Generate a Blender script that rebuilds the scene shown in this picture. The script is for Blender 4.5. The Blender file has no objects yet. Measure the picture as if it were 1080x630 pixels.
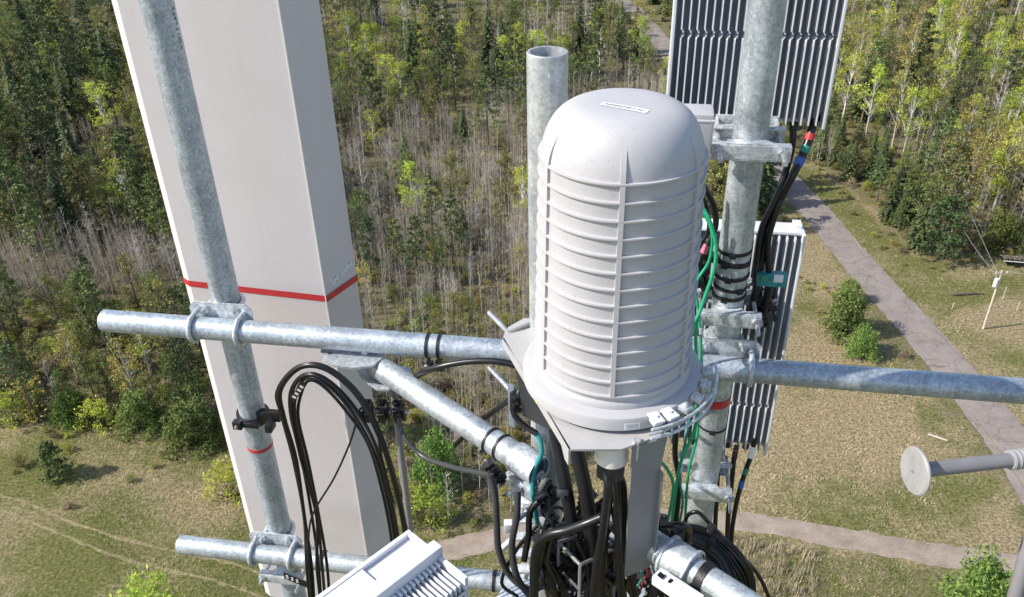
import bpy, bmesh, math, random
from mathutils import Vector, Matrix, noise
R = math.radians
sc = bpy.context.scene
col = sc.collection
CAMH = 60.0

# ------------------------------------------------------------------ camera, world, sun, exposure
_D = Vector((36., 1443., 900.)).normalized()          # straight down, seen by the lens (x right, y down, z forward)
_Z = -_D
_Y = (Vector((0, 0, 1)) - Vector((0, 0, 1)).dot(_Z) * _Z).normalized()
_X = _Y.cross(_Z)
if _X.x < 0: _X = -_X
def to_world(c): return Vector((_X.dot(c), _Y.dot(c), _Z.dot(c)))
cam_d = bpy.data.cameras.new('camera')
cam = bpy.data.objects.new('camera', cam_d); col.objects.link(cam)
cam_d.sensor_width = 36; cam_d.lens = 30.0
cam_d.clip_start = 0.05; cam_d.clip_end = 6000
rx, ry, rz = to_world(Vector((1, 0, 0))), to_world(Vector((0, -1, 0))), to_world(Vector((0, 0, -1)))
cam.matrix_world = Matrix(((rx.x, ry.x, rz.x, 0), (rx.y, ry.y, rz.y, 0), (rx.z, ry.z, rz.z, CAMH), (0, 0, 0, 1)))
sc.camera = cam

SUN_EL = 40.0
SUN_DIR = Vector((-1.0, -0.16, 0)).normalized() * math.cos(R(SUN_EL)) + Vector((0, 0, math.sin(R(SUN_EL))))
w = bpy.data.worlds.new('World'); sc.world = w; w.use_nodes = True
nt = w.node_tree
sky = nt.nodes.new('ShaderNodeTexSky'); sky.sky_type = 'NISHITA'; sky.sun_disc = False
sky.sun_elevation = R(SUN_EL); sky.sun_rotation = math.atan2(SUN_DIR.x, SUN_DIR.y) % (2 * math.pi)
nt.links.new(sky.outputs[0], nt.nodes['Background'].inputs[0])
nt.nodes['Background'].inputs[1].default_value = 0.15
sl = bpy.data.lights.new('sun', 'SUN'); sl.energy = 4.2; sl.angle = R(0.5); sl.color = (1.0, 0.95, 0.87)
sun = bpy.data.objects.new('sun', sl); col.objects.link(sun)
sun.rotation_euler = SUN_DIR.to_track_quat('Z', 'Y').to_euler(); sun.location = (0, 0, 120)
sc.view_settings.view_transform = 'Standard'; sc.view_settings.look = 'None'
sc.view_settings.exposure = 0.5; sc.view_settings.gamma = 1.0
sc.render.engine = 'CYCLES'
sc.cycles.max_bounces = 6; sc.cycles.transparent_max_bounces = 4
sc.cycles.diffuse_bounces = 3; sc.cycles.glossy_bounces = 3

# ------------------------------------------------------------------ where a sight line meets a vertical plane Y metres ahead / a level
def ray(u, v): return to_world(Vector(((u - 540.) / 900., (v - 315.) / 900., 1.)))
def W(u, v, Y):
    r = ray(u, v); r = r * (Y / r.y); return Vector((r.x, r.y, r.z + CAMH))
def G(u, v, z=0.0):
    r = ray(u, v); r = r * ((z - CAMH) / r.z); return Vector((r.x, r.y, z))
def pix(p):
    d = p - Vector((0, 0, CAMH)); c = Vector((0, 0, 0))
    cx = _X.x * d.x + _Y.x * d.y + _Z.x * d.z; cy = _X.y * d.x + _Y.y * d.y + _Z.y * d.z; cz = _X.z * d.x + _Y.z * d.y + _Z.z * d.z
    return 540 + 900 * cx / cz, 315 + 900 * cy / cz
def P(x, y, z): return Vector((x, y, z + CAMH))

# ------------------------------------------------------------------ materials
def mat(name, build):
    m = bpy.data.materials.new(name); m.use_nodes = True
    n = m.node_tree.nodes; l = m.node_tree.links
    build(n, l, n['Principled BSDF']); return m
def ramp(n, stops, interp='LINEAR'):
    r = n.new('ShaderNodeValToRGB'); r.color_ramp.interpolation = interp
    e = r.color_ramp.elements
    e[0].position, e[0].color = stops[0][0], (*stops[0][1], 1)
    e[1].position, e[1].color = stops[-1][0], (*stops[-1][1], 1)
    for p, c in stops[1:-1]:
        k = e.new(p); k.color = (*c, 1)
    return r
def noise_n(n, l, vec, scale, detail=3, rough=.55):
    t = n.new('ShaderNodeTexNoise'); t.inputs['Scale'].default_value = scale
    t.inputs['Detail'].default_value = detail; t.inputs['Roughness'].default_value = rough
    if vec is not None: l.new(vec, t.inputs['Vector'])
    return t
def mixc(n, l, fac, a, b, mode='MIX'):
    m = n.new('ShaderNodeMix'); m.data_type = 'RGBA'; m.blend_type = mode
    for s, v in ((m.inputs[0], fac), (m.inputs[6], a), (m.inputs[7], b)):
        if hasattr(v, 'node'): l.new(v, s)
        elif isinstance(v, (int, float)): s.default_value = v
        else: s.default_value = (*v, 1)
    return m.outputs[2]
def bump(n, l, h, strength, dist, b):
    u = n.new('ShaderNodeBump'); u.inputs['Strength'].default_value = strength; u.inputs['Distance'].default_value = dist
    l.new(h, u.inputs['Height']); l.new(u.outputs[0], b.inputs['Normal'])

def galv(name, lo, hi, metal=.55, streak=False):
    def f(n, l, b):
        g = n.new('ShaderNodeNewGeometry'); v = g.outputs['Position']
        vo = n.new('ShaderNodeTexVoronoi'); vo.inputs['Scale'].default_value = 150; vo.inputs['Randomness'].default_value = 1
        no = noise_n(n, l, v, 38, 4, .7)
        va = n.new('ShaderNodeVectorMath'); va.operation = 'MULTIPLY_ADD'
        l.new(no.outputs['Color'], va.inputs[0]); va.inputs[1].default_value = (.02, .02, .02); l.new(v, va.inputs[2])
        l.new(va.outputs[0], vo.inputs['Vector'])
        r1 = ramp(n, [(.0, lo), (.45, tuple((a + c) / 2 for a, c in zip(lo, hi))), (1., hi)])
        sep = n.new('ShaderNodeSeparateColor'); l.new(vo.outputs['Color'], sep.inputs[0]); l.new(sep.outputs[0], r1.inputs[0])
        n2 = noise_n(n, l, v, 9, 5, .65)
        r2 = ramp(n, [(.3, (.70, .72, .75)), (.7, (1.18, 1.18, 1.18))]); l.new(n2.outputs[0], r2.inputs[0])
        c = mixc(n, l, 1.0, r1.outputs[0], r2.outputs[0], 'MULTIPLY')
        sv_ = n.new('ShaderNodeVectorMath'); sv_.operation = 'MULTIPLY'; l.new(v, sv_.inputs[0]); sv_.inputs[1].default_value = (1, 1, .12)
        n4 = noise_n(n, l, sv_.outputs[0], 55, 3, .6); r4 = ramp(n, [(.32, (.80, .81, .83)), (.6, (1.06, 1.06, 1.05))]); l.new(n4.outputs[0], r4.inputs[0])
        c = mixc(n, l, 1.0, c, r4.outputs[0], 'MULTIPLY')
        n3 = noise_n(n, l, v, 130, 3, .6)
        r3 = ramp(n, [(.62, (0, 0, 0)), (.72, (1, 1, 1))]); l.new(n3.outputs[0], r3.inputs[0])
        c = mixc(n, l, r3.outputs[0], c, (.80, .82, .84))
        l.new(c, b.inputs['Base Color'])
        b.inputs['Metallic'].default_value = metal
        rr = n.new('ShaderNodeMapRange'); rr.inputs[3].default_value = .34; rr.inputs[4].default_value = .62
        l.new(n2.outputs[0], rr.inputs[0]); l.new(rr.outputs[0], b.inputs['Roughness'])
        bump(n, l, n3.outputs[0], .35, .0012, b)
    return mat(name, f)
def plain(name, c, rough=.5, metal=0., var=.08, sc_=20, bmp=0., spec=.5):
    def f(n, l, b):
        g = n.new('ShaderNodeNewGeometry')
        no = noise_n(n, l, g.outputs['Position'], sc_, 4, .65)
        r = ramp(n, [(.3, tuple(x * (1 - var) for x in c)), (.7, tuple(min(1, x * (1 + var)) for x in c))])
        l.new(no.outputs[0], r.inputs[0]); l.new(r.outputs[0], b.inputs['Base Color'])
        b.inputs['Roughness'].default_value = rough; b.inputs['Metallic'].default_value = metal
        b.inputs['Specular IOR Level'].default_value = spec
        if bmp: bump(n, l, no.outputs[0], bmp, .002, b)
    return mat(name, f)
def dirty(name, c, dirt, rough=.45, amount=.5):
    def f(n, l, b):
        g = n.new('ShaderNodeNewGeometry'); v = g.outputs['Position']
        n1 = noise_n(n, l, v, 7, 6, .7); n2 = noise_n(n, l, v, 160, 2, .5)
        r = ramp(n, [(.45, (0, 0, 0)), (.75, (amount,) * 3)]); l.new(n1.outputs[0], r.inputs[0])
        a = mixc(n, l, r.outputs[0], c, dirt)
        sv_ = n.new('ShaderNodeVectorMath'); sv_.operation = 'MULTIPLY'; l.new(v, sv_.inputs[0]); sv_.inputs[1].default_value = (1, 1, .07)
        n4 = noise_n(n, l, sv_.outputs[0], 42, 5, .7); r4 = ramp(n, [(.52, (0, 0, 0)), (.78, (amount,) * 3)]); l.new(n4.outputs[0], r4.inputs[0])
        a = mixc(n, l, r4.outputs[0], a, dirt)
        r2 = ramp(n, [(.68, (0, 0, 0)), (.74, (.5,) * 3)]); l.new(n2.outputs[0], r2.inputs[0])
        a = mixc(n, l, r2.outputs[0], a, tuple(x * .6 for x in dirt))
        l.new(a, b.inputs['Base Color']); b.inputs['Roughness'].default_value = rough
        bump(n, l, n2.outputs[0], .08, .001, b)
    return mat(name, f)
M = {}
M['galv'] = galv('galvanised_steel', (.38, .41, .43), (.56, .60, .62))
M['galv_b'] = galv('bluish_galvanised_steel', (.35, .39, .43), (.54, .59, .64))
M['galv_c'] = galv('dull_galvanised_steel', (.43, .45, .45), (.58, .60, .60), .45)
M['galv_light'] = galv('bright_galvanised_steel', (.46, .48, .50), (.72, .75, .77), .5)
M['bolt'] = galv('zinc_bolt', (.45, .46, .48), (.75, .76, .78), .8)
M['radome'] = dirty('grey_radome_plastic', (.465, .452, .462), (.36, .35, .34), .55, .35)
M['flange'] = dirty('flange_plastic', (.45, .44, .45), (.36, .35, .34), .5, .4)
M['panel'] = dirty('panel_antenna_shell', (.56, .52, .52), (.49, .455, .45), .55, .4)
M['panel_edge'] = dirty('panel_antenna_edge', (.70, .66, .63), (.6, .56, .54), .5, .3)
M['radio'] = dirty('radio_casing', (.66, .67, .69), (.5, .5, .5), .4, .3)
M['fin'] = dirty('radio_fin_paint', (.72, .73, .75), (.5, .5, .52), .38, .3)
M['radio_dark'] = plain('radio_plate_gap_shade', (.19, .22, .27), .5, .2)  # dark blue-grey puts the shade between the fins into the base colour
M['white_radio'] = dirty('white_radio_casing', (.70, .71, .75), (.62, .62, .64), .38, .25)
M['bracket'] = plain('shade_darkened_bracket_grey', (.22, .22, .222), .5, .1, .06, 15)  # grey lowered to paint in the canister's shade on the strap
M['bracket_light'] = plain('light_bracket_paint', (.44, .43, .42), .5, .1, .07, 15)
M['black'] = plain('black_cable_jacket', (.006, .006, .007), .33, 0, .3, 60)
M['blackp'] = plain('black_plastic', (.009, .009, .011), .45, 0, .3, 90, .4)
M['rubber'] = plain('black_tape', (.009, .009, .010), .5, 0, .3, 90, .5)
M['red'] = plain('red_tape', (.50, .035, .04), .45, 0, .15, 60)
M['green'] = plain('green_wire', (.02, .36, .17), .35, 0, .15, 40)
M['teal'] = plain('teal_wire', (.03, .27, .27), .35, 0, .15, 40)
M['bluet'] = plain('blue_tape', (.04, .13, .42), .45)
M['greent'] = plain('green_tape', (.03, .25, .17), .45)
M['pink'] = plain('pink_tape', (.70, .16, .24), .45)
M['cream'] = plain('cream_plastic', (.66, .63, .56), .45)
M['greycable'] = plain('grey_cable_jacket', (.05, .05, .055), .35)
M['disc'] = dirty('weathered_disc', (.35, .345, .34), (.22, .21, .20), .55, .8)
M['tube_grey'] = plain('grey_painted_tube', (.22, .21, .215), .5, .1, .12, 12)
M['label'] = plain('white_label', (.82, .82, .82), .45)
M['ink'] = plain('faded_ink', (.34, .30, .31), .6)
M['rust_ink'] = plain('dark_marker', (.10, .10, .11), .6)
M['yellow'] = plain('yellow_sticker', (.66, .66, .10), .45)

# ------------------------------------------------------------------ mesh helpers
class MB:
    def __init__(s): s.v = []; s.f = []; s.sm = []
    def add(s, vs, fs, smooth=False):
        o = len(s.v); s.v += [tuple(v) for v in vs]; s.f += [tuple(i + o for i in f) for f in fs]; s.sm += [smooth] * len(fs)
    def box(s, c, ax, ay, az, ch=0.0):
        """c centre, ax ay az half-extent vectors; ch = chamfer in metres"""
        lx, ly, lz = ax.length, ay.length, az.length
        if ch <= 0 or min(lx, ly, lz) <= ch * 1.2:
            vs = [c + a * ax + b * ay + d * az for a in (-1, 1) for b in (-1, 1) for d in (-1, 1)]
            s.add(vs, [(0, 1, 3, 2), (4, 6, 7, 5), (0, 4, 5, 1), (2, 3, 7, 6), (0, 2, 6, 4), (1, 5, 7, 3)]); return s
        bm = bmesh.new()
        vs = [bm.verts.new(c + a * ax + b * ay + d * az) for a in (-1, 1) for b in (-1, 1) for d in (-1, 1)]
        for f in [(0, 1, 3, 2), (4, 6, 7, 5), (0, 4, 5, 1), (2, 3, 7, 6), (0, 2, 6, 4), (1, 5, 7, 3)]: bm.faces.new([vs[i] for i in f])
        bmesh.ops.bevel(bm, geom=list(bm.edges), offset=ch, segments=2, affect='EDGES', profile=.6)
        bm.verts.index_update()
        s.add([v.co.copy() for v in bm.verts], [[v.index for v in f.verts] for f in bm.faces], False); bm.free(); return s
    def tube(s, pts, r, n=10, caps=True, smooth=True):
        pts = [Vector(p) for p in pts]
        rs = r if isinstance(r, (list, tuple)) else [r] * len(pts)
        t0 = (pts[1] - pts[0]).normalized()
        u = t0.orthogonal().normalized(); vs = []; fs = []
        for i, p in enumerate(pts):
            t = (pts[min(i + 1, len(pts) - 1)] - pts[max(i - 1, 0)])
            t = t.normalized() if t.length > 1e-9 else t0
            u = (u - u.dot(t) * t); u = u.normalized() if u.length > 1e-6 else t.orthogonal().normalized()
            w_ = t.cross(u)
            for k in range(n):
                a = 2 * math.pi * k / n; vs.append(p + rs[i] * (math.cos(a) * u + math.sin(a) * w_))
        for i in range(len(pts) - 1):
            for k in range(n):
                k2 = (k + 1) % n; fs.append((i * n + k, i * n + k2, (i + 1) * n + k2, (i + 1) * n + k))
        s.add(vs, fs, smooth)
        if caps:
            o = len(s.v) - len(vs)
            s.f += [tuple(o + k for k in reversed(range(n))), tuple(o + (len(pts) - 1) * n + k for k in range(n))]; s.sm += [False, False]
        return s
    def pipe(s, a, b, r, ri, n=40):
        """hollow pipe with wall"""
        t = (b - a).normalized(); u = t.orthogonal().normalized(); w_ = t.cross(u); vs = []; fs = []
        for p, q in ((a, ri), (a, r - .0015), (a + t * .0015, r), (b - t * .0015, r), (b, r - .0015), (b, ri)):
            for k in range(n):
                an = 2 * math.pi * k / n; vs.append(p + q * (math.cos(an) * u + math.sin(an) * w_))
        for i in range(6):
            j = (i + 1) % 6
            for k in range(n):
                k2 = (k + 1) % n; fs.append((i * n + k, i * n + k2, j * n + k2, j * n + k))
        s.add(vs, fs, True); return s
    def lathe(s, c, prof, n=64, axis=Vector((0, 0, 1)), ref=None, smooth=True, close=False):
        u = (ref or axis.orthogonal()).normalized(); w_ = axis.cross(u); vs = []; fs = []
        for r, z in prof:
            for k in range(n):
                a = 2 * math.pi * k / n; vs.append(c + axis * z + r * (math.cos(a) * u + math.sin(a) * w_))
        m = len(prof)
        for i in range(m if close else m - 1):
            j = (i + 1) % m
            for k in range(n):
                k2 = (k + 1) % n; fs.append((i * n + k, i * n + k2, j * n + k2, j * n + k))
        s.add(vs, fs, smooth); return s
    def prism(s, poly, off, ch=0):
        """poly: list of Vectors (one face), off: extrusion vector"""
        n = len(poly); vs = list(poly) + [p + off for p in poly]
        s.add(vs, [tuple(range(n)), tuple(reversed(range(n, 2 * n)))] + [(i, i + n, (i + 1) % n + n, (i + 1) % n) for i in range(n)]); return s
    def hexnut(s, c, ax, r, h):
        u = ax.orthogonal().normalized(); w_ = ax.cross(u).normalized()
        s.prism([c + r * (math.cos(k * math.pi / 3) * u + math.sin(k * math.pi / 3) * w_) for k in range(6)], ax * h); return s
    def mesh(s, name, m=None):
        me = bpy.data.meshes.new(name); me.from_pydata(s.v, [], s.f)
        me.polygons.foreach_set('use_smooth', s.sm)
        if m: me.materials.append(m)
        bm = bmesh.new(); bm.from_mesh(me); bmesh.ops.recalc_face_normals(bm, faces=bm.faces); bm.to_mesh(me); bm.free()
        try: me.set_sharp_from_angle(angle=R(38))
        except Exception: pass
        return me
    def build(s, name, m, parent=None, recenter=True):
        if recenter and parent is None and s.v:
            c = sum((Vector(v) for v in s.v), Vector()) / len(s.v); s.v = [tuple(Vector(v) - c) for v in s.v]
        else: c = None
        o = bpy.data.objects.new(name, s.mesh(name, m)); col.objects.link(o)
        if c is not None: o.location = c
        if parent is not None:
            o.parent = parent; o.matrix_parent_inverse = Matrix.Translation(parent.location).inverted() if parent.type == 'EMPTY' and parent.parent is None and parent.rotation_euler.z == 0 else ptot(parent).inverted()
        return o
def ptot(o):
    m = Matrix.LocRotScale(o.location, o.rotation_euler, o.scale)
    if o.parent: m = ptot(o.parent) @ o.matrix_parent_inverse @ m
    return m
def tag(o, label, cat, group=None):
    o['label'] = label; o['category'] = cat
    if group: o['group'] = group
    return o
def thing(name, label, cat, loc, group=None):
    o = bpy.data.objects.new(name, None); o.empty_display_size = .1; col.objects.link(o); o.location = loc
    return tag(o, label, cat, group)
def struct(o, kind='structure'): o['kind'] = kind; return o
def smoothpts(pts, n=8):
    pts = [Vector(p) for p in pts]; out = []
    q = [pts[0] * 2 - pts[1]] + pts + [pts[-1] * 2 - pts[-2]]
    for i in range(1, len(q) - 2):
        for k in range(n):
            t = k / n; a, b, c, d = q[i - 1], q[i], q[i + 1], q[i + 2]
            out.append(.5 * ((2 * b) + (-a + c) * t + (2 * a - 5 * b + 4 * c - d) * t * t + (-a + 3 * b - 3 * c + d) * t ** 3))
    out.append(pts[-1]); return out
def cable(name, label, pts, r, m, group=None, n=6, cat='cable'):
    o = MB().tube(smoothpts(pts, n), r, 10).build(name, m); return tag(o, label, cat, group)
def sub(name, pts, r, m, parent, n=6):
    return MB().tube(smoothpts(pts, n), r, 12).build(name, m, parent)

# ------------------------------------------------------------------ antenna mount: level face frame 10 degrees off square
E1 = Vector((.985, -.1727, 0)).normalized(); BK = Vector((.1727, .985, 0)).normalized(); UP = Vector((0, 0, 1)); FR = -BK
RH = .0365; RV = .0445
def FP(s, d, z): return Vector((0, 2.1008, z + CAMH)) + s * E1 + d * BK
ZU, ZL = -1.5, -2.543
S_LEFT, S_RIGHT, DV = -.9517, .6175, .085

def straight(name, label, a, b, r, m=None, group=None, wall=.006):
    o = MB().pipe(a, b, r, r - wall).build(name, m or M['galv']); return tag(o, label, 'pipe', group)
def band(parent, name, c, axis, r, h, m, proud=.0012, n=32):
    """a wrap of tape round a pipe"""
    return MB().lathe(c - axis * h / 2, [(r + .0002, 0), (r + proud, .0004), (r + proud * 1.15, h * .5), (r + proud, h - .0004), (r + .0002, h)], n, axis).build(name, m, parent)

upper = straight('mount_pipe', 'upper horizontal galvanised pipe running behind the ribbed canister to the right edge', FP(-1.348, 0, ZU), FP(2.1, 0, ZU), RH, M['galv_b'])
lower = straight('mount_pipe', 'lower horizontal galvanised pipe near the ground end of the leaning panel, behind the white radio', FP(-1.337, 0, ZL), FP(1.2, 0, ZL), RH)
lp = thing('antenna_pipe', 'long upright galvanised pipe in front of the tall panel antenna, at the left', 'pipe', FP(S_LEFT, DV, -3.1))
MB().pipe(FP(S_LEFT, DV, -3.1), FP(S_LEFT, DV, .35), RV, RV - .006).build('tube', M['galv_b'], lp)
pl_ = FP(S_LEFT, DV, 0); pl_.z = W(272, 468, 2.35).z
band(lp, 'red_tape', pl_, UP, RV, .014, M['red'])
rp_ = thing('antenna_pipe', 'upright galvanised pipe at the right carrying the two finned radios, red tape band low down', 'pipe', FP(S_RIGHT, DV, -3.0))
MB().pipe(FP(S_RIGHT, DV, -3.0), FP(S_RIGHT, DV, .35), RV, RV - .006).build('tube', M['galv'], rp_)
c = FP(S_RIGHT, DV, 0); c.z = W(750, 427, 2.04).z
band(rp_, 'red_tape', c, UP, RV, .03, M['red'])
mid_x, mid_y = .0885, 1.82
mp = straight('antenna_pipe', 'open-topped galvanised pipe standing just left behind the ribbed canister', P(mid_x, mid_y, -3.0), P(mid_x, mid_y, -.517), RV + .0005, M['galv_c'], None, .007)
tag(mp, mp['label'], 'pipe')
arm_a = P(-.44, 2.175, -1.585); arm_b = P(.95, .785, -1.585)
AD = (arm_b - arm_a).normalized()
# collar rings on the near part of the arm
def marker(text_pts, parent, name, m): return

# scribbled marker text on the left pipe (illegible strokes)
mk = MB()
random.seed(4)
for i in range(9):
    z0 = W(186, 12 + i * 5.2, 2.31).z
    a0 = math.atan2(-(FP(S_LEFT, DV, 0)).y, -(FP(S_LEFT, DV, 0)).x) + .95
    pts = []
    for k in range(5):
        a = a0 + random.uniform(-.13, .13); pts.append(Vector((FP(S_LEFT, DV, 0).x + (RV + .0006) * math.cos(a), FP(S_LEFT, DV, 0).y + (RV + .0006) * math.sin(a), z0 + random.uniform(-.006, .006))))
    mk.tube(pts, .0009, 4, True, False)
mk.build('marker_writing', M['rust_ink'], lp)

# ---- U-bolts, crossover plates
def ubolt_pts(c, axis, side, r, leg, n=14):
    """half ring round c in the plane normal to axis, open towards side; returns path"""
    w_ = axis.cross(side).normalized(); pts = [c + r * w_ + side * leg, c + r * w_ + side * leg * .5]
    for k in range(n + 1):
        a = math.pi * k / n; pts.append(c + r * math.cos(a) * w_ - r * math.sin(a) * side)
    pts += [c - r * w_ + side * leg * .5, c - r * w_ + side * leg]; return pts
def bolt_end(parent, c, ax, m='bolt', stud=.03, r=.0075):
    MB().tube([c - ax * .012, c + ax * stud], r * .8, 8).hexnut(c, ax, r * 2.05, .0085).lathe(c - ax * .002, [(r * .7, 0), (r * 2.4, 0), (r * 2.4, .002), (r * .7, .002)], 16, ax).build('nut', M[m], parent)
def crossover(s, z, label, up_h=.125, w_=.105, r=.008):
    t = thing('crossover_clamp', label, 'pipe clamp', FP(s, RH + .003, z))
    d0 = RH + .001
    pl = MB(); cc = FP(s, d0 + .003, z)
    hw, hh, k = w_, up_h / 1.7, .018
    poly = [cc + a * E1 + b * UP for a, b in ((-hw + k, -hh), (hw - k, -hh), (hw, -hh + k), (hw, hh - k), (hw - k, hh), (-hw + k, hh), (-hw, hh - k), (-hw, -hh + k))]
    pl.prism([p - BK * .003 for p in poly], BK * .006).build('plate', M['galv_light'], t)
    for dz in (-.058, .058):       # hold the upright pipe, ends with nuts face the viewer
        MB().tube(ubolt_pts(FP(s, DV, z + dz * .86), UP, FR, RV + r * .9, DV - RH + .006), r, 10).build('u_bolt', M['galv_light'], t)
        for a in (-1, 1): bolt_end(t, FP(s + a * (RV + r * .9), d0 - .001, z + dz * .86), FR, stud=.024)
    for ds in (-.078, .078):       # hold the level pipe, bow faces the viewer
        MB().tube(ubolt_pts(FP(s + ds, 0, z), E1, BK, RH + r * .9, RH + .012), r, 10).build('u_bolt', M['galv_light'], t)
        for a in (-1, 1): bolt_end(t, FP(s + ds, d0 + .007, z + a * (RH + r * .9)), BK, stud=.014)
    return t
crossover(S_LEFT, ZU, 'galvanised plate with two U-bolts where the left upright crosses the upper pipe')
crossover(S_LEFT, ZL, 'galvanised plate with two U-bolts where the left upright crosses the lower pipe')
crossover(S_RIGHT, ZU, 'galvanised plate with two U-bolts right of the canister base on the upper pipe', .13)
crossover(S_RIGHT, ZL, 'galvanised plate low on the right upright, behind the coiled black cables')

def yoke(s, z, label, width=.2, rods=(.09, .13), back=.10, h=.036):
    """pipe clamp of a radio: a channel in front of the upright, one behind, and two threaded rods"""
    t = thing('radio_bracket', label, 'bracket', FP(s, DV, z))
    for dd, nm in ((-RV - .016, 'front_bar'), (RV + .018, 'rear_bar')):
        m = MB(); cc = FP(s, DV + dd, z)
        m.box(cc + UP * h / 2, E1 * width / 2, BK * .014, UP * .0025, .001)
        m.box(cc - UP * h / 2, E1 * width / 2, BK * .014, UP * .0025, .001)
        m.box(cc + BK * (-.0125 if dd < 0 else .0125), E1 * width / 2 * .999, BK * .0026, UP * (h / 2 - .0026))
        poly = [cc + a * E1 + b * BK + UP * (h / 2 + .0026) for a, b in ((-width * .34, -.012), (width * .34, -.012), (width * .2, .004 if dd > 0 else .02), (-width * .2, .004 if dd > 0 else .02))]
        m.prism(poly, UP * .004)
        m.build(nm, M['galv_light'], t)
    for a, L in zip((-1, 1), rods):
        x0 = FP(s + a * (RV + .033), DV - RV - .03 - L, z); x1 = FP(s + a * (RV + .033), DV + RV + back, z)
        rd = MB().tube([x0, x1], .0062, 10).build('threaded_rod', M['bolt'], t)
        ft = FP(s + a * (RV + .033), DV - RV - .031, z)
        bolt_end(t, ft, FR, stud=.002, r=.0075); bolt_end(t, FP(s + a * (RV + .033), DV + RV + .035, z), BK, stud=.002, r=.0075)
    m = MB().box(FP(s, DV + RV + back, z), E1 * width * .42, BK * .004, UP * (h * .8), .001)
    for a in (-1, 1): m.box(FP(s + a * width * .4, DV + RV + back * .62, z), E1 * .003, BK * back * .36, UP * h * .6)
    m.build('back_plate', M['galv_light'], t)
    return t
def zat(v, s=S_RIGHT, d=0.0):
    p = FP(s, DV + d, 0); u = 540
    lo, hi = -4, 1
    for _ in range(40):
        mid = (lo + hi) / 2; p.z = mid + CAMH
        if pix(p)[1] > v: lo = mid
        else: hi = mid
    return mid
yoke(S_RIGHT, zat(160, d=-.06), 'galvanised bar clamp on the right upright just below the upper finned radio', .195, (.055, .06), .08)
yoke(S_RIGHT, zat(336, d=-.06), 'galvanised bar clamp on the right upright just above the upper horizontal pipe', .18, (.085, .06), .08)
yoke(S_RIGHT, zat(520, d=-.06), 'galvanised bar clamp on the right upright low down, above the coiled cables', .17, (.06, .06), .08)

# ---- finned radios behind the right upright
def radio(label, s0, s1, d0, z0, z1, nf, split, seed, thick=.035):
    ww = s1 - s0; sm = (s0 + s1) / 2; zm = (z0 + z1) / 2; hh = (z1 - z0) / 2
    t = thing('finned_radio', label, 'radio unit', FP(sm, d0, z0))
    MB().box(FP(sm, d0 + thick / 2 + .03, zm), E1 * ww / 2, BK * thick / 2, UP * hh, .008).build('casing', M['radio'], t)
    MB().box(FP(sm, d0 + .026, zm), E1 * (ww / 2 - .014), BK * .004, UP * (hh - .014)).build('heat_sink_base', M['radio_dark'], t)
    for a in (-1, 1):
        MB().box(FP(sm + a * (ww / 2 - .005), d0 + .006, zm), E1 * .004, BK * .028, UP * (hh - .001), .0015).build('side_rail', M['fin'], t)
    rnd = random.Random(seed); rows = []
    zs = [z0 + .01] + [v for q in split for v in (q - .012, q + .012)] + [z1 - .012]
    for k in range(0, len(zs), 2):
        za, zb = zs[k], zs[k + 1]; me = None
        for i in range(nf):
            s = s0 + .016 + (ww - .032) * (i + .5) / nf
            if me is None:
                m = MB(); hz = (zb - za) / 2
                m.prism([Vector((0, 0, 0)) + a * E1 + b * BK - UP * hz for a, b in ((-.0022, .046), (.0022, .046), (.0016, -.004), (-.0016, -.004))], UP * 2 * hz)
                # bent tip at the break between the rows
                m.prism([Vector((0, 0, 0)) + a * E1 + b * BK + UP * (hz if k == 0 else -hz) for a, b in ((-.0022, .04), (.0022, .04), (.0016, .003), (-.0016, .003))], UP * (.009 if k == 0 else -.009) + E1 * .006)
                me = m.mesh('fin', M['fin'])
            o = bpy.data.objects.new('fin', me); col.objects.link(o); o.location = FP(s, d0 - .018, (za + zb) / 2) - t.location; o.parent = t
    if True:
        m = MB()
        for a in (-1, 1): m.box(FP(sm + a * (ww / 2 - .02), d0 + .04, z1 + .003), E1 * .012, BK * .02, UP * .008, .002)
        m.box(FP(sm, d0 + .012, z1 - .004), E1 * ww / 2 * .97, BK * .018, UP * .005, .003)
        m.build('top_lip', M['fin'], t)
    m = MB()
    for i in range(5): m.tube([FP(s0 + ww * (i + 1) / 6, d0 + .048, z0 + .004), FP(s0 + ww * (i + 1) / 6, d0 + .048, z0 - .03)], .012, 10)
    m.build('connector', M['blackp'], t)
    return t
radio('upper finned grey radio unit behind the right upright, cut by the top of the picture',   .40, .826, .235, -.845, -.05, 20, (-.60,), 1)
radio('lower finned grey radio unit behind the right upright, white rounded top edge', .455, .828, .235, -2.01, -1.165, 15, (-1.80,), 2)

# ---- tall panel antenna
ang = [(-1.14, 2.609), (-.633, 2.477), (-.551, 2.627), (-.60, 2.72), (-1.08, 2.85), (-1.16, 2.76), (-1.166, 2.632)]
pa = thing('panel_antenna', 'tall beige-grey panel antenna leaning across the left, red tape line round it', 'antenna', P(-.86, 2.65, -3.2))
def ring(poly, z): return [P(x, y, z) for x, y in poly]
m = MB(); n = len(ang); Zt, Zb = .25, -3.2
for i in range(n):
    if i in (5, 6): continue
    a, b = ang[i], ang[(i + 1) % n]
    m.add([P(*a, Zb), P(*b, Zb), P(*b, Zt), P(*a, Zt)], [(0, 1, 2, 3)])
m.add(ring(ang, Zt), [tuple(range(n))]); m.add(ring(ang, Zb), [tuple(reversed(range(n)))])
m.build('shell', M['panel'], pa)
m = MB()
for i in (5, 6):  # left faces coloured paler than the shell to stand for sun on them
    a, b = ang[i], ang[(i + 1) % n]; m.add([P(*a, Zb), P(*b, Zb), P(*b, Zt), P(*a, Zt)], [(0, 1, 2, 3)])
m.build('lit_side_edge', M['panel_edge'], pa)
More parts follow.
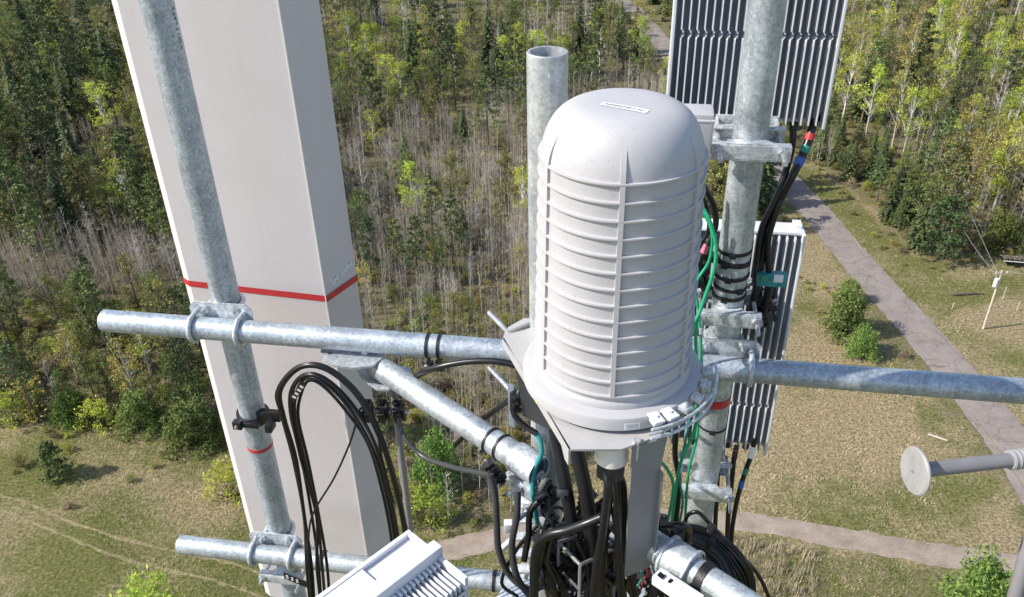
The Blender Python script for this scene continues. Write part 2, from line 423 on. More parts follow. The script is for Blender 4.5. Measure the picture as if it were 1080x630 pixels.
# thin moulding seam along the corner
m = MB().tube([P(-.6345, 2.4775, Zb + .01), P(-.6345, 2.4775, Zt - .01)], .0035, 6).build('corner_bead', M['panel_edge'], pa)
m = MB(); cen = Vector((-.86, 2.66)); zt = -1.53
def grow(p, k):
    v = Vector(p) - cen; return cen + v * (1 + k / v.length)
for i in range(n):
    a, b = grow(ang[i], .0035), grow(ang[(i + 1) % n], .0035)
    zz = [zt + .004 * math.sin(i * 2.1), zt + .004 * math.sin((i + 1) * 2.1) if i < n - 1 else zt]
    m.add([P(a.x, a.y, zz[0] - .012), P(b.x, b.y, zz[1] - .012), P(b.x, b.y, zz[1] + .012), P(a.x, a.y, zz[0] + .012)], [(0, 1, 2, 3)])
m.build('red_tape', M['red'], pa)
# faint pale handwriting on the shaded side
m = MB(); rnd = random.Random(8); A = Vector((-.633, 2.477)); B = Vector((-.551, 2.627)); nrm = Vector((B.y - A.y, -(B.x - A.x))).normalized()
for i in range(9):
    f = .25 + .075 * i; pts = []
    for k in range(4):
        q = A + (B - A) * (f + rnd.uniform(-.03, .04)) + nrm * .002; pts.append(P(q.x, q.y, zt + .04 + .03 * f + rnd.uniform(-.014, .014)))
    m.tube(pts, .0034, 4)
m.build('chalk_writing', M['label'], pa)

# ---- ribbed canister antenna
RC = Vector((.2275, 1.60, CAMH)); to_cam = Vector((-RC.x, -RC.y, 0)).normalized()
ca = thing('canister_antenna', 'large pale grey ribbed canister antenna with domed top, in the middle', 'antenna', P(RC.x, RC.y, -1.2))
def rad_at(z):                                        # body radius by height
    return .163 + (.173 - .163) * (-.66 - z) / .51
prof = []
zb_, zs_ = -1.175, -.66
for k in range(12): z = zb_ + (zs_ - zb_) * k / 11; prof.append((rad_at(z), z))
DOME = .105
for k in range(1, 25):
    a = math.pi / 2 * k / 24; prof.append((max(.0005, .163 * math.cos(a) ** .40), zs_ + DOME * math.sin(a) ** 1.25))
MB().lathe(RC, prof, 96, UP, to_cam).build('radome', M['radome'], ca)
for k in range(14):
    z = -.656 - k * .0374; r0 = rad_at(z)
    MB().lathe(RC + UP * z, [(r0 - .002, -.0034), (r0 + .0056, -.0026), (r0 + .0064, 0), (r0 + .0056, .0026), (r0 - .002, .0034)], 96, UP, to_cam).build('rib_ring', M['radome'], ca)
def onrad(a, z, off): 
    r = rad_at(z) + off; d = Matrix.Rotation(a, 3, 'Z') @ to_cam; return RC + d * r + UP * z
for k in range(6):
    a = k * math.pi / 3 + R(1.5); d = Matrix.Rotation(a, 3, 'Z') @ to_cam; sd = UP.cross(d)
    m = MB(); path = [(rad_at(z), z) for z in (-1.142, -1.03, -.9, -.78, -.66)]
    for q in range(1, 9):
        b = math.pi / 2 * q / 24 * 1.75; path.append((.163 * math.cos(b) ** .40, zs_ + DOME * math.sin(b) ** 1.25))
    vs = []; fs = []
    for i, (r, z) in enumerate(path):
        fade = 1 if i < 5 else max(.0, 1 - (i - 4) / 8.)
        h = .0068 * fade - .001
        for off, wd in ((-.003, -.0062), (h, -.0050), (h, .0050), (-.003, .0062)): vs.append(RC + d * (r + off) + UP * (z + (off if i > 5 else 0)) + sd * wd)
    for i in range(len(path) - 1):
        for q in range(3): fs.append((i * 4 + q, i * 4 + q + 1, (i + 1) * 4 + q + 1, (i + 1) * 4 + q))
    m.add(vs, fs, False); m.build('upright_rib', M['radome'], ca)
fl = [(.171, -1.155), (.1765, -1.160), (.179, -1.166), (.179, -1.174), (.196, -1.176), (.2035, -1.179), (.206, -1.185), (.206, -1.209), (.202, -1.213), (.17, -1.214)]
MB().lathe(RC, fl, 96, UP, to_cam).build('base_flange', M['flange'], ca)
# label on top (strip), with faded print
def dome_z(r): 
    b = math.acos(min(1, (r / .163) ** (1 / .40))); return zs_ + DOME * math.sin(b) ** 1.25
m = MB(); ink = MB()
l0, l1 = W(626, 114, 1.60), W(677, 130, 1.545); l0.z = l1.z = 0
ld = (l1 - l0).normalized(); lw = UP.cross(ld)
lc = Vector((RC.x, RC.y, 0)) + to_cam * .035 + ld * .0
def onlab(a, b, e): 
    p = lc + ld * a + lw * b; r = (Vector((p.x - RC.x, p.y - RC.y))).length; return Vector((p.x, p.y, CAMH + dome_z(r) + e))
vs = []; N = 12
for i in range(N + 1):
    for b in (-.009, .009): vs.append(onlab(-.048 + .096 * i / N, b, .0012))
m.add(vs, [(2 * i, 2 * i + 2, 2 * i + 3, 2 * i + 1) for i in range(N)]); lab = m.build('label', M['label'], ca)
rnd = random.Random(3); x = -.040
while x < .040:
    if rnd.random() > .14: ink.tube([onlab(x, rnd.uniform(-.004, -.002), .0019), onlab(x + .0016, 0, .0019), onlab(x + rnd.uniform(-.001, .002), rnd.uniform(.002, .004), .0019)], .00055, 4)
    x += .0032
ink.build('print', M['ink'], lab)
# rating label on the flange front
fa = R(14); d = Matrix.Rotation(fa, 3, 'Z') @ to_cam
m = MB(); ink = MB(); vs = []
for i in range(7):
    dd = Matrix.Rotation(fa + (i - 3) * R(1.6), 3, 'Z') @ to_cam
    for z in (-1.206, -1.188): vs.append(RC + dd * .2068 + UP * z)
    if 0 < i < 6:
        for z in (-1.2015, -1.197, -1.1925): ink.box(RC + dd * .2074 + UP * z, UP.cross(dd) * .0024, dd * .0003, UP * .0007)
m.add(vs, [(2 * i, 2 * i + 2, 2 * i + 3, 2 * i + 1) for i in range(6)]); lab = m.build('rating_label', M['label'], ca); ink.build('print', M['ink'], lab)
# connector rail on the right front of the flange
for k, a in enumerate((27, 36, 48, 60, 74, 88)):
    dd = Matrix.Rotation(R(a), 3, 'Z') @ to_cam; sd = UP.cross(dd); cc = RC + dd * .219 + UP * -1.182
    m = MB().box(cc, sd * .011, dd * .012, UP * .006, .002)
    if k < 2: m.box(cc + UP * .007, sd * .012, dd * .018, UP * .003, .001)
    m.tube([cc + UP * .004, cc + UP * .014], .004, 10).hexnut(cc + UP * .0062, UP, .007, .005)
    m.build('latch', M['galv_light'] if k > 1 else M['fin'], ca)
for rr, zz, th in ((.240, -1.185, .0035), (.240, -1.210, .004), (.226, -1.210, .003)):
    MB().tube([RC + (Matrix.Rotation(R(a), 3, 'Z') @ to_cam) * rr + UP * zz for a in range(22, 96, 4)], th, 8).build('latch_rail', M['galv_light'], ca)

# ---- bracket plate under the canister
zp = -1.221
br = thing('antenna_bracket', 'grey folded steel plate under the canister with a hanging strap', 'bracket', P(.2, 1.6, zp))
def GZ(u, v, z): 
    r = ray(u, v); r = r * (z / r.z); return Vector((r.x, r.y, z + CAMH))
pc = [GZ(530, 357, zp), GZ(548, 383, zp), GZ(600, 474, zp), GZ(655, 474, zp), GZ(694, 460, zp), GZ(735, 425, zp), GZ(742, 385, zp), P(.40, 1.74, zp), P(.12, 1.86, zp), P(.03, 1.86, zp), GZ(536, 345, zp)]
MB().prism(pc, UP * -.005).build('top_plate', M['bracket_light'], br)
a, b = pc[0], pc[2]; o = Vector((-(b - a).y, (b - a).x, 0)).normalized() * -.001
MB().prism([a + o, b + o, b + o - UP * .045 - (b - a).normalized() * 0, b + o - UP * .045 - (b - a).normalized() * .02, b + o - UP * .022 - (b - a).normalized() * .04, a + o - UP * .022], Vector((-(b - a).y, (b - a).x, 0)).normalized() * .005).build('folded_edge', M['bracket_light'], br)
# gusset under the left flange (black in place of the shade under the plate)
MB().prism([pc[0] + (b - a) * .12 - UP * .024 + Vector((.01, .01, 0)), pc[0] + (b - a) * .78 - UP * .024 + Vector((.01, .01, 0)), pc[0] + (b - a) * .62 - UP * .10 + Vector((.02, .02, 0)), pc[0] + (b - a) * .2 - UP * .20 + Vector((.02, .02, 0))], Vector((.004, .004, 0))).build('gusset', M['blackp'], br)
st = GZ(667, 472, zp - .006); st2 = GZ(700, 463, zp - .006); sv = (st2 - st); stn = Vector((sv.y, -sv.x, 0)).normalized()
m = MB(); L = .40
q = [st + sv * .02 , st + sv * 1.12, st + sv * .98 - UP * .09, st + sv * .96 - UP * L, st + sv * .04 - UP * (L + .01), st + sv * .02 - UP * .05]
m.prism(q, -stn * .005); m.build('hanging_strap', M['bracket'], br)
MB().box(st + sv * .98 - UP * (L * .6), sv.normalized() * .0015, -stn * .014, UP * (L * .38)).build('strap_edge', M['bracket'], br)
MB().tube([GZ(672, 466, zp + .002), GZ(672, 466, zp + .002) - UP * .05], .005, 8).hexnut(GZ(672, 466, zp + .001), UP, .009, .006).build('bolt', M['bolt'], br)
e = (pc[2] - pc[0]).normalized(); f_ = Vector((-e.y, e.x, 0))
yc = pc[0] + (pc[2] - pc[0]) * .55 - f_ * .0018 - UP * .011
st_ = MB().box(yc, e * .012, f_ * .0006, UP * .009).build('sticker', M['yellow'], br)
MB().tube([yc - f_ * .0006, yc - f_ * .0012], .0045, 10).build('sticker_dot', M['greent'], st_)
# clamp rods reaching left round the middle pipe
for i, (p0, p1) in enumerate((((516, 330, 1.98), (545, 360, 1.80)), ((516, 388, 1.97), (546, 420, 1.80)))):
    r_ = MB().tube([W(*p0), W(*p1)], .0065, 10).build('threaded_rod', M['bolt'], br)
MB().tube(smoothpts([W(534, 360, 1.80), W(534, 352, 1.8), W(540, 350, 1.8), W(556, 343, 1.82), W(575, 335, 1.86)]), .006, 8).build('bracket_rod', M['bracket'], br)
MB().box(W(540, 428, 1.77), Vector((.002, .003, 0)), Vector((.008, -.006, 0)), UP * .07, .001).build('clamp_plate', M['radio_dark'], br)
# cream cable boot and gland under the plate
bc = GZ(646, 462, zp - .01); bc.z = CAMH + zp - .005
boot = thing('cable_boot', 'cream plastic boot with black gland under the canister plate', 'cable gland', bc)
MB().lathe(bc, [(.034, -.008), (.034, -.04), (.037, -.043), (.037, -.062), (.026, -.064)], 28).build('sleeve', M['cream'], boot)
MB().prism([bc + UP * -.064 + .034 * Vector((math.cos(k * math.pi / 3 + .3), math.sin(k * math.pi / 3 + .3), 0)) for k in range(6)], UP * -.045).build('gland', M['blackp'], boot)

# grey box seen over the shoulder of the canister
gb = thing('junction_box', 'small light grey box peeping out behind the right shoulder of the dome', 'box', W(733, 140, 1.86))
bc2 = W(731, 145, 1.90)
MB().box(bc2, E1 * .042, BK * .04, UP * .07, .008).build('housing', M['radome'], gb)
MB().box(bc2 + UP * .055, E1 * .043, BK * .0415, UP * .003, .001).build('lid_line', M['fin'], gb)
bs = MB().box(bc2 + UP * -.03 + BK * .075, E1 * .02, BK * .045, UP * .012, .002).build('mounting_foot', M['galv_light'], gb)

# ---- lobed plate where the arm meets the upper pipe
lpz = -1.545
lb = thing('arm_bracket', 'lobed galvanised plate and pin joining the diagonal arm to the upper pipe', 'bracket', P(-.45, 2.15, lpz))
def gp(l, z): return [GZ(u, v, z) for u, v in l]
MB().prism(gp([(352, 350), (400, 356), (410, 364), (405, 376), (393, 386), (372, 388), (350, 385), (340, 379), (338, 370), (343, 362)], lpz), UP * -.008).build('upper_plate', M['galv_light'], lb)
MB().prism(gp([(374, 386), (400, 380), (432, 388), (436, 396), (418, 400), (410, 411), (398, 411), (380, 398)], lpz - .078), UP * -.007).build('lower_plate', M['galv_light'], lb)
MB().prism(gp([(352, 350), (400, 354), (402, 359), (348, 357)], lpz + .002), UP * .012).build('weld_block', M['galv_light'], lb)
pc_ = GZ(386, 372, lpz)
MB().tube([pc_ + UP * .03, pc_ - UP * .11], .0085, 12).hexnut(pc_ + UP * .001, UP, .017, .012).hexnut(pc_ - UP * .1, UP, .017, .012).build('pin', M['bolt'], lb)
hc = GZ(348, 373, lpz + .0006)
MB().tube([hc, hc + UP * .0006], .007, 12).build('hole', M['rust_ink'], lb)
# thin strut hanging from the plate
s0 = GZ(414, 402, -1.62); s1 = Vector((s0.x, s0.y, CAMH - 2.75))
tag(MB().tube([s0, s1], .0115, 14).build('support_rod', M['tube_grey']), 'thin upright grey rod behind the black cable hanger right of the panel antenna', 'rod')

straight('diagonal_pipe', 'diagonal galvanised pipe running from the lobed plate to the bright clamp under the canister', arm_a, arm_a + AD * .70, RH)
straight('diagonal_pipe', 'diagonal galvanised pipe leaving the picture at the bottom right, broad black strap on it', arm_a + AD * 1.06, arm_b, RH)
# collar bands on near end of arm + clamp with bolts near (560,500)
def arm_at(t): return arm_a + AD * t
def arm_t(u):
    lo, hi = 0, 1.9
    for _ in range(40):
        mid = (lo + hi) / 2
        if pix(arm_at(mid))[0] < u: lo = mid
        else: hi = mid
    return mid
ac = thing('arm_clamp', 'bright cast clamp with a bolt where the diagonal arm passes the middle pipe', 'pipe clamp', arm_at(arm_t(560)))
cc = arm_at(arm_t(556)); SA = AD.cross(UP).normalized()     # sideways, toward lower left of picture
m = MB(); m.lathe(cc - AD * .04, [(RH + .0005, 0), (RH + .006, 0), (RH + .006, .085), (RH + .0005, .085)], 32, AD); m.build('half_shell', M['galv_light'], ac)
m = MB().box(cc - UP * .062 + SA * .01, AD * .05, SA * .028, UP * .022, .004)
m.box(cc - UP * .11 + SA * .0, AD * .045, SA * .004, UP * .09, .001)
m.box(cc - UP * .16 + AD * .02, AD * .06, SA * .02, UP * .006, .001)
m.build('saddle', M['galv_light'], ac)
bolt_end(ac, cc - UP * .06 + SA * .036, SA, stud=.04, r=.011); bolt_end(ac, cc - UP * .15 + SA * .02 + AD * .02, SA, stud=.05, r=.009)
bolt_end(ac, cc - UP * .02 + AD * .046, AD, stud=.012, r=.008)
# link plates running down from the clamp to the lower pipe
pl0 = W(566, 520, 1.70); pl1 = W(548, 610, 1.80)
dv = (pl1 - pl0)
for i in range(5):
    f = i / 5; c0 = pl0 + dv * (f + .08)
    MB().box(c0, Vector((.034, -.01, .01)), Vector((.01, .03, 0)) * .5, UP * .005, .001).build('rung', M['galv_light'], ac)
MB().tube([pl0 + Vector((.03, 0, 0)), pl1 + Vector((.02, 0, 0))], .007, 8).build('rail', M['galv_light'], ac)
wb = W(536, 555, 1.72)
MB().box(wb, Vector((.012, 0, 0)), Vector((0, .012, 0)), UP * .016, .003).tube([W(528, 580, 1.7), W(541, 568, 1.72)], .009, 10).build('end_cap', M['white_radio'], ac)

# ridged sleeves on the arm near the lower right
sl_ = thing('pipe_coupling', 'wide galvanised coupling on the diagonal arm at the lower right', 'pipe coupling', arm_at(arm_t(720)))
ta = arm_t(702); tb = arm_t(731)
MB().lathe(arm_at(ta), [(RH, 0), (RH + .010, .002), (RH + .010, tb - ta - .004), (RH, tb - ta)], 40, AD).build('sleeve', M['galv'], sl_)
for f in (.1, .95): MB().lathe(arm_at(ta + (tb - ta) * f), [(RH + .009, -.005), (RH + .0145, -.003), (RH + .0145, .003), (RH + .009, .005)], 40, AD).build('lip', M['galv_light'], sl_)

# lower right end of frame: big pale foot plate on lower pipe
fpz = W(565, 615, 2.0)
tag(MB().box(W(566, 622, 2.02), Vector((.10, -.06, .03)), Vector((.05, .08, 0)), UP * .012, .003).build('base_plate', M['galv_light']), 'pale galvanised foot plate at the bottom under the hanging black cables', 'plate')
up_f = MB().tube([W(575, 600, 1.95), W(566, 640, 1.95)], .04, 24).build('short_tube', M['galv']); tag(up_f, 'short blue-grey steel stub below the clamp at the bottom of the picture', 'pipe')

# ---- cable hangers, ties
def tie(label, c, axis, r, h=.012, group=None, m='rubber', buckle=None, proud=.003, name='cable_tie'):
    t = thing(name, label, 'cable tie', c, group)
    b = MB().lathe(c - axis * h / 2, [(r + .0003, 0), (r + proud, .0006), (r + proud, h - .0006), (r + .0003, h)], 36, axis); b.build('strap', M[m], t)
    if buckle is not None: MB().box(c + buckle * (r + .005), axis * h * .6, buckle * .006, axis.cross(buckle) * .009, .001).build('buckle', M['blackp'], t)
    return t
def up_s(u):    # s along the upper pipe for picture column u
    lo, hi = -1.3, 2
    for _ in range(40):
        mid = (lo + hi) / 2
        if pix(FP(mid, 0, ZU))[0] < u: lo = mid
        else: hi = mid
    return mid
dn = (FR * .6 - UP * .8).normalized()
tie('black tie round the upper pipe, left one of the pair beside the lobed plate', FP(up_s(452), 0, ZU), E1, RH, .010, None, buckle=-UP)
tie('black tie round the upper pipe, right one of the pair beside the lobed plate', FP(up_s(464), 0, ZU), E1, RH, .010, None, buckle=-UP)
tie('black strap round the diagonal arm, upper left one of the pair beside the bolt clamp', arm_at(arm_t(519)), AD, RH, .009)
tie('black strap round the diagonal arm, lower right one of the pair beside the bolt clamp', arm_at(arm_t(530)), AD, RH, .009)
tie('broad black strap round the diagonal arm at the lower right', arm_at(arm_t(743)), AD, RH, .022, buckle=SA)
def low_s(u):
    lo, hi = -1.3, 1.2
    for _ in range(40):
        mid = (lo + hi) / 2
        if pix(FP(mid, 0, ZL))[0] < u: lo = mid
        else: hi = mid
    return mid
tie('black tie round the lower pipe left of the hanging cables', FP(low_s(522), 0, ZL), E1, RH, .012, buckle=UP)
tie('black tie round the lower pipe right beside the long hanging bundle', FP(low_s(341), 0, ZL), E1, RH, .018)
for k, (v, lab) in enumerate(((270, 'topmost black strap in the stack on the right upright'), (281, 'second black strap from the top on the right upright'), (296, 'third black strap from the top on the right upright'), (308, 'fourth black strap from the top on the right upright'), (317, 'lowest black strap in the stack on the right upright'))):
    p = FP(S_RIGHT, DV, zat(v, d=-RV)); ax = (UP + E1 * (.05 if k % 2 else -.04)).normalized()
    tie(lab, p, ax, RV + .001 * (k % 3), .011 if k != 1 else .016, None, buckle=(FR + E1 * random.uniform(-.8, .6)).normalized())
tie('thin black tie round the right upright below the red tape', FP(S_RIGHT, DV, zat(456, d=-RV)), (UP + E1 * .1).normalized(), RV, .007, None, buckle=FR)

def hanger(label, c, ax, sd, n=3, size=.02):
    """stacked snap-in cable blocks: ax = stacking direction, sd = across"""
    t = thing('cable_hanger', label, 'cable hanger', c); up = ax.cross(sd).normalized()
    for i in range(n):
        cc = c + ax * (i - (n - 1) / 2) * size * 1.9
        m = MB().box(cc, ax * size * .42, sd * size * 1.15, up * size * .9, .0025)
        m.box(cc + ax * size * .6, ax * size * .2, sd * size * .55, up * size * 1.25, .002)
        for a in (-1, 1): m.lathe(cc + sd * a * size * .55 - ax * size * .3 + up * size * .92, [(size * .25, 0), (size * .42, 0), (size * .42, size * .22), (size * .25, size * .22)], 14, up, close=True)
        m.build('block', M['blackp'], t)
    MB().tube([c - ax * size * n * 1.1, c + ax * size * n * 1.1], size * .22, 8).build('bolt', M['bolt'], t)
    return t
c = FP(S_LEFT, DV, 0); c.z = W(270, 437, 2.35).z
cl = thing('pipe_clamp', 'black plastic clamp gripping the left upright and holding the cable loop', 'pipe clamp', c)
ax_t = (UP + E1 * .12).normalized()
MB().lathe(c - ax_t * .014, [(RV + .0005, 0), (RV + .012, .001), (RV + .012, .027), (RV + .0005, .028)], 36, ax_t).build('collar', M['blackp'], cl)
MB().box(c + FR * (RV + .014) - E1 * .03, E1 * .016, FR * .012, UP * .016, .003).box(c + FR * (RV + .01) + E1 * .015, E1 * .03, FR * .008, UP * .01, .003).build('jaw', M['blackp'], cl)
MB().tube([c + FR * (RV + .027) - E1 * .03, c + FR * (RV + .034) - E1 * .03], .006, 10).build('screw', M['bolt'], cl)
MB().box(c + E1 * .07 + FR * .02 + UP * .022, E1 * .045, FR * .012, UP * .02, .004).box(c + E1 * .085 + FR * .05 - UP * .0, E1 * .012, FR * .022, UP * .016, .004).build('arm', M['blackp'], cl)
hanger('black block hanger holding the cables in front of the thin upright rod', W(404, 434, 2.08), Vector((.93, -.1, .02)).normalized(), Vector((.1, .93, .3)).normalized(), 3, .026)
hanger('round black tie-down cluster under the diagonal arm beside the bolt clamp', W(522, 497, 1.68), Vector((.5, 0, -.8)).normalized(), Vector((.8, .2, .5)).normalized(), 3, .014)
hanger('black hanger blocks under the ties on the upper pipe', W(458, 386, 2.07), Vector((1, -.15, .1)).normalized(), Vector((.1, .9, -.2)).normalized(), 2, .014)
hanger('black cable blocks stacked behind the straps of the right upright', W(738, 283, 2.06), Vector((.3, 0, 1)).normalized(), Vector((1, -.15, -.2)).normalized(), 3, .022)
hanger('black cable blocks between the right upright and the lower finned radio', W(800, 330, 2.12), Vector((.6, 0, .6)).normalized(), Vector((1, -.15, -.5)).normalized(), 3, .02)
hanger('black hanger blocks at the left shadow of the canister bracket', W(545, 425, 1.74), Vector((.1, 0, 1)).normalized(), Vector((.8, .5, 0)).normalized(), 3, .012)
# green grounding block
gbk = thing('ground_block', 'small green terminal block beside the right upright in front of the finned radio', 'terminal block', W(812, 294, 2.1))
MB().box(W(813, 294, 2.1), E1 * .042, BK * .014, UP * .02, .003).build('body', M['teal'], gbk)
MB().box(W(821, 294, 2.08), E1 * .013, BK * .004, UP * .011, .001).build('window', M['label'], gbk)
MB().box(W(806, 294, 2.08), E1 * .01, BK * .005, UP * .012, .001).build('clip', M['greent'], gbk)

# ------------------------------------------------------------------ cables
rnd = random.Random(11)
GL = 'cables of the tall black loop'
for k in range(7):
    o = rnd.uniform(-1, 1); q = rnd.uniform(-.03, .03); e = (k - 3) * 1.05 + rnd.uniform(-.7, .7)
    z_ = rnd.uniform(-3, 3); y_ = rnd.uniform(-3, 3)
    pts = [W(338 + e * 3.4, 660, 1.98 + q), W(333 + e * 3.6 + z_, 600, 2.03 + q), W(328 + e * 3.0 - z_, 545, 2.08 + q), W(316 + e * 2.6 + z_ * .5, 485, 2.12 + q), W(305 + e * 3.0, 440, 2.12 + q),
           W(304 + e * 4.6, 411 + abs(e) * .6, 2.10 + q), W(320 + e * 2.2, 393 + e * 2.6 , 2.07 + q), W(344 - e * .4, 397 + e * 3.8, 2.05 + q), W(373 - e * 2.4, 424 + e * 3.2, 2.03 + q), W(396 - e * 2.6, 464 + e * 1.2 + y_, 2.0 + q), W(411 - e * 3.0, 512, 1.98 + q), W(421 - e * 3.0, 560, 1.96 + q), W(428 - e * 3.0, 620, 1.9 + q)]
    cable('loop_cable', 'black coaxial cable of the tall loop in front of the panel antenna', pts, .0052, M['black'], GL)
cable('thin_cable', 'thin black wire crossing the panel antenna inside the cable loop', [W(376, 445, 2.0), W(368, 470, 2.02), W(352, 505, 2.04), W(332, 538, 2.04), W(326, 560, 2.02), W(325, 600, 2.0)], .0034, M['black'])
cable('jumper_cable', 'thin black wire hanging from the block hanger beside the panel edge', [W(398, 445, 2.02), W(400, 470, 2.0), W(407, 500, 2.0), W(415, 530, 2.0)], .0035, M['black'])
cable('jumper_cable', 'grey-black cable swinging from the block hanger down to the cluster under the arm', [W(420, 440, 2.05), W(427, 462, 2.0), W(447, 482, 1.95), W(478, 493, 1.85), W(512, 500, 1.72), W(522, 503, 1.68)], .0075, M['greycable'])
cable('jumper_cable', 'black cable sagging under the upper pipe from the ties to the canister bracket', [W(430, 410, 2.1), W(441, 396, 2.06), W(460, 388, 2.02), W(490, 382, 2.0), W(520, 381, 1.98), W(545, 385, 1.96)], .0095, M['black'])
cable('jumper_cable', 'black cable passing behind the diagonal arm up to the bracket gusset', [W(480, 470, 1.98), W(500, 450, 1.95), W(520, 435, 1.9), W(535, 424, 1.84), W(546, 418, 1.8)], .008, M['black'])
tc = cable('jumper_cable', 'teal and black cable curving past the bright clamp left of the middle pipe', [W(541, 415, 1.75), W(542, 436, 1.73), W(553, 449, 1.71), W(567, 459, 1.69), W(571, 478, 1.67), W(563, 497, 1.66), W(562, 522, 1.64), W(567, 552, 1.62)], .0068, M['teal'])
sub('black_jacket', [W(541, 414, 1.75), W(542, 436, 1.73), W(553, 449, 1.71), W(566, 457.5, 1.69)], .0085, M['black'], tc)
cable('hanging_cable', 'black cable looping down from the cluster under the arm, left one of the two', [W(517, 500, 1.66), W(522, 520, 1.65), W(524, 550, 1.64), W(526, 580, 1.63), W(537, 606, 1.62), W(556, 621, 1.6), W(575, 618, 1.6)], .0095, M['greycable'])
cable('hanging_cable', 'black cable looping down from the bright clamp, right one of the two', [W(546, 517, 1.62), W(545, 545, 1.6), W(540, 575, 1.6), W(544, 605, 1.58), W(555, 624, 1.57), W(572, 640, 1.55)], .0095, M['greycable'])
cable('foam_cable', 'thick black foam-covered cable under the canister plate, left one', [W(583, 440, 1.64), W(588, 470, 1.62), W(597, 515, 1.58), W(604, 560, 1.55), W(612, 620, 1.52)], .017, M['blackp'])
cable('foam_cable', 'thick black foam-covered cable under the canister plate, right one', [W(603, 440, 1.57), W(607, 470, 1.55), W(617, 515, 1.52), W(623, 560, 1.5), W(628, 620, 1.48)], .0185, M['blackp'])
for k, (x0, x1, x2, Y, lab) in enumerate(((641, 636, 629, 1.36, 'leftmost'), (644, 637, 634, 1.40, 'second from the left'), (650, 652, 653, 1.39, 'third from the left'), (657, 659, 664, 1.42, 'rightmost'))):
    cable('feeder_cable', 'black feeder below the cream boot, %s of the four' % lab, [W(645 + (k - 1.5) * 4, 498, Y + .02), W(x0, 515, Y), W(x1, 560, Y - .02), W(x2, 600, Y - .03), W(x2 + (k - 1) * 5, 650, Y - .05)], .0098, M['black'])
cable('bent_tube', 'shiny black tube bending from under the canister toward the lower left', [W(634, 546, 1.42), W(617, 553, 1.42), W(597, 560, 1.43), W(580, 564, 1.44), W(569, 573, 1.45), W(564, 592, 1.45), W(563, 640, 1.42)], .012, M['black'])
cable('hanging_cable', 'black cable dropping below the bent tube, right of its end', [W(566, 566, 1.5), W(575, 584, 1.5), W(580, 606, 1.5), W(590, 640, 1.48)], .012, M['black'])
# dark tangle: a scatter of short jumpers
def tangle(n, ulo, uhi, vlo, vhi, Y0, Y1, seed, label, group, r=(.004, .009), drop=40):
    rr = random.Random(seed)
    for i in range(n):
        u, v, Y = rr.uniform(ulo, uhi), rr.uniform(vlo, vhi), rr.uniform(Y0, Y1); pts = []
        for k in range(5):
            pts.append(W(u, v, Y)); u += rr.uniform(-22, 22); v += rr.uniform(-8, drop); Y += rr.uniform(-.03, .03)
        cable('jumper_cable', label, pts, rr.uniform(*r), M['black'], group)
tangle(46, 565, 645, 520, 600, 1.46, 1.78, 21, 'black jumper in the dark tangle under the canister', 'jumpers tangled under the canister')
tangle(30, 640, 700, 545, 610, 1.42, 1.7, 22, 'black jumper in the tangle behind the hanging strap', 'jumpers tangled behind the hanging strap')
def lumps(n, ulo, uhi, vlo, vhi, Y0, Y1, seed, label, group):
    rr = random.Random(seed)
    for i in range(n):
        c = W(rr.uniform(ulo, uhi), rr.uniform(vlo, vhi), rr.uniform(Y0, Y1)); a = Vector((rr.gauss(0, 1), rr.gauss(0, 1), rr.gauss(0, 1))).normalized(); b = a.orthogonal().normalized(); d = a.cross(b); s = rr.uniform(.010, .02)
        m = MB().box(c, a * s * 1.3, b * s * .8, d * s * .7, .002)
        m.lathe(c + b * s * .8, [(s * .25, 0), (s * .5, 0), (s * .5, s * .3), (s * .25, s * .3)], 14, b, close=True)
        m.box(c + a * s * 1.4, a * s * .3, b * s * 1.1, d * s * .3, .001)
        tag(m.build('cable_block', M['blackp']), label, 'cable block', group)
lumps(26, 575, 645, 500, 610, 1.55, 1.8, 31, 'black plastic snap block in the dark tangle under the canister', 'snap blocks under the canister')
lumps(22, 565, 700, 560, 640, 1.42, 1.7, 35, 'black plastic snap block low in the dark tangle at the bottom edge', 'snap blocks at the bottom edge')
lumps(10, 690, 770, 552, 590, 1.5, 1.8, 32, 'black plastic snap block among the coiled cables', 'snap blocks by the coiled cables')
lumps(8, 722, 745, 262, 320, 2.05, 2.15, 33, 'black plastic snap block between canister and right upright', 'snap blocks right of the canister')
lumps(8, 785, 815, 300, 345, 2.12, 2.2, 34, 'black plastic snap block right of the stacked straps', 'snap blocks right of the straps')
# open black cable tray frame in the tangle
tr = thing('cable_tray', 'open black box frame with pale edges in the tangle at the bottom', 'frame', W(612, 600, 1.5))
P4 = [W(589, 572, 1.50), W(612, 596, 1.42), W(650, 578, 1.50), W(626, 560, 1.58)]
for i in range(4):
    MB().tube([P4[i], P4[(i + 1) % 4]], .0045, 6).build('edge_bar', M['bracket'], tr); MB().tube([P4[i], P4[i] - UP * .2], .0045, 6).build('corner_bar', M['bracket'], tr)
    MB().tube([P4[i] - UP * .09, P4[(i + 1) % 4] - UP * .09], .006, 6).build('cross_bar', M['blackp'], tr)
tag(MB().box(W(665, 575, 1.65), Vector((.05, -.02, 0)), Vector((.03, .06, 0)), UP * .05, .004).build('equipment_case', M['bracket']), 'grey painted case half hidden behind the hanging strap', 'case')
tag(MB().box(W(505, 560, 1.0) * 0 + W(668, 560, 1.63), Vector((.045, -.02, .0)), Vector((.03, .05, 0)), UP * .006, .002).build('case_lid', M['galv_light']), 'pale lid plate over the grey case behind the strap', 'plate')
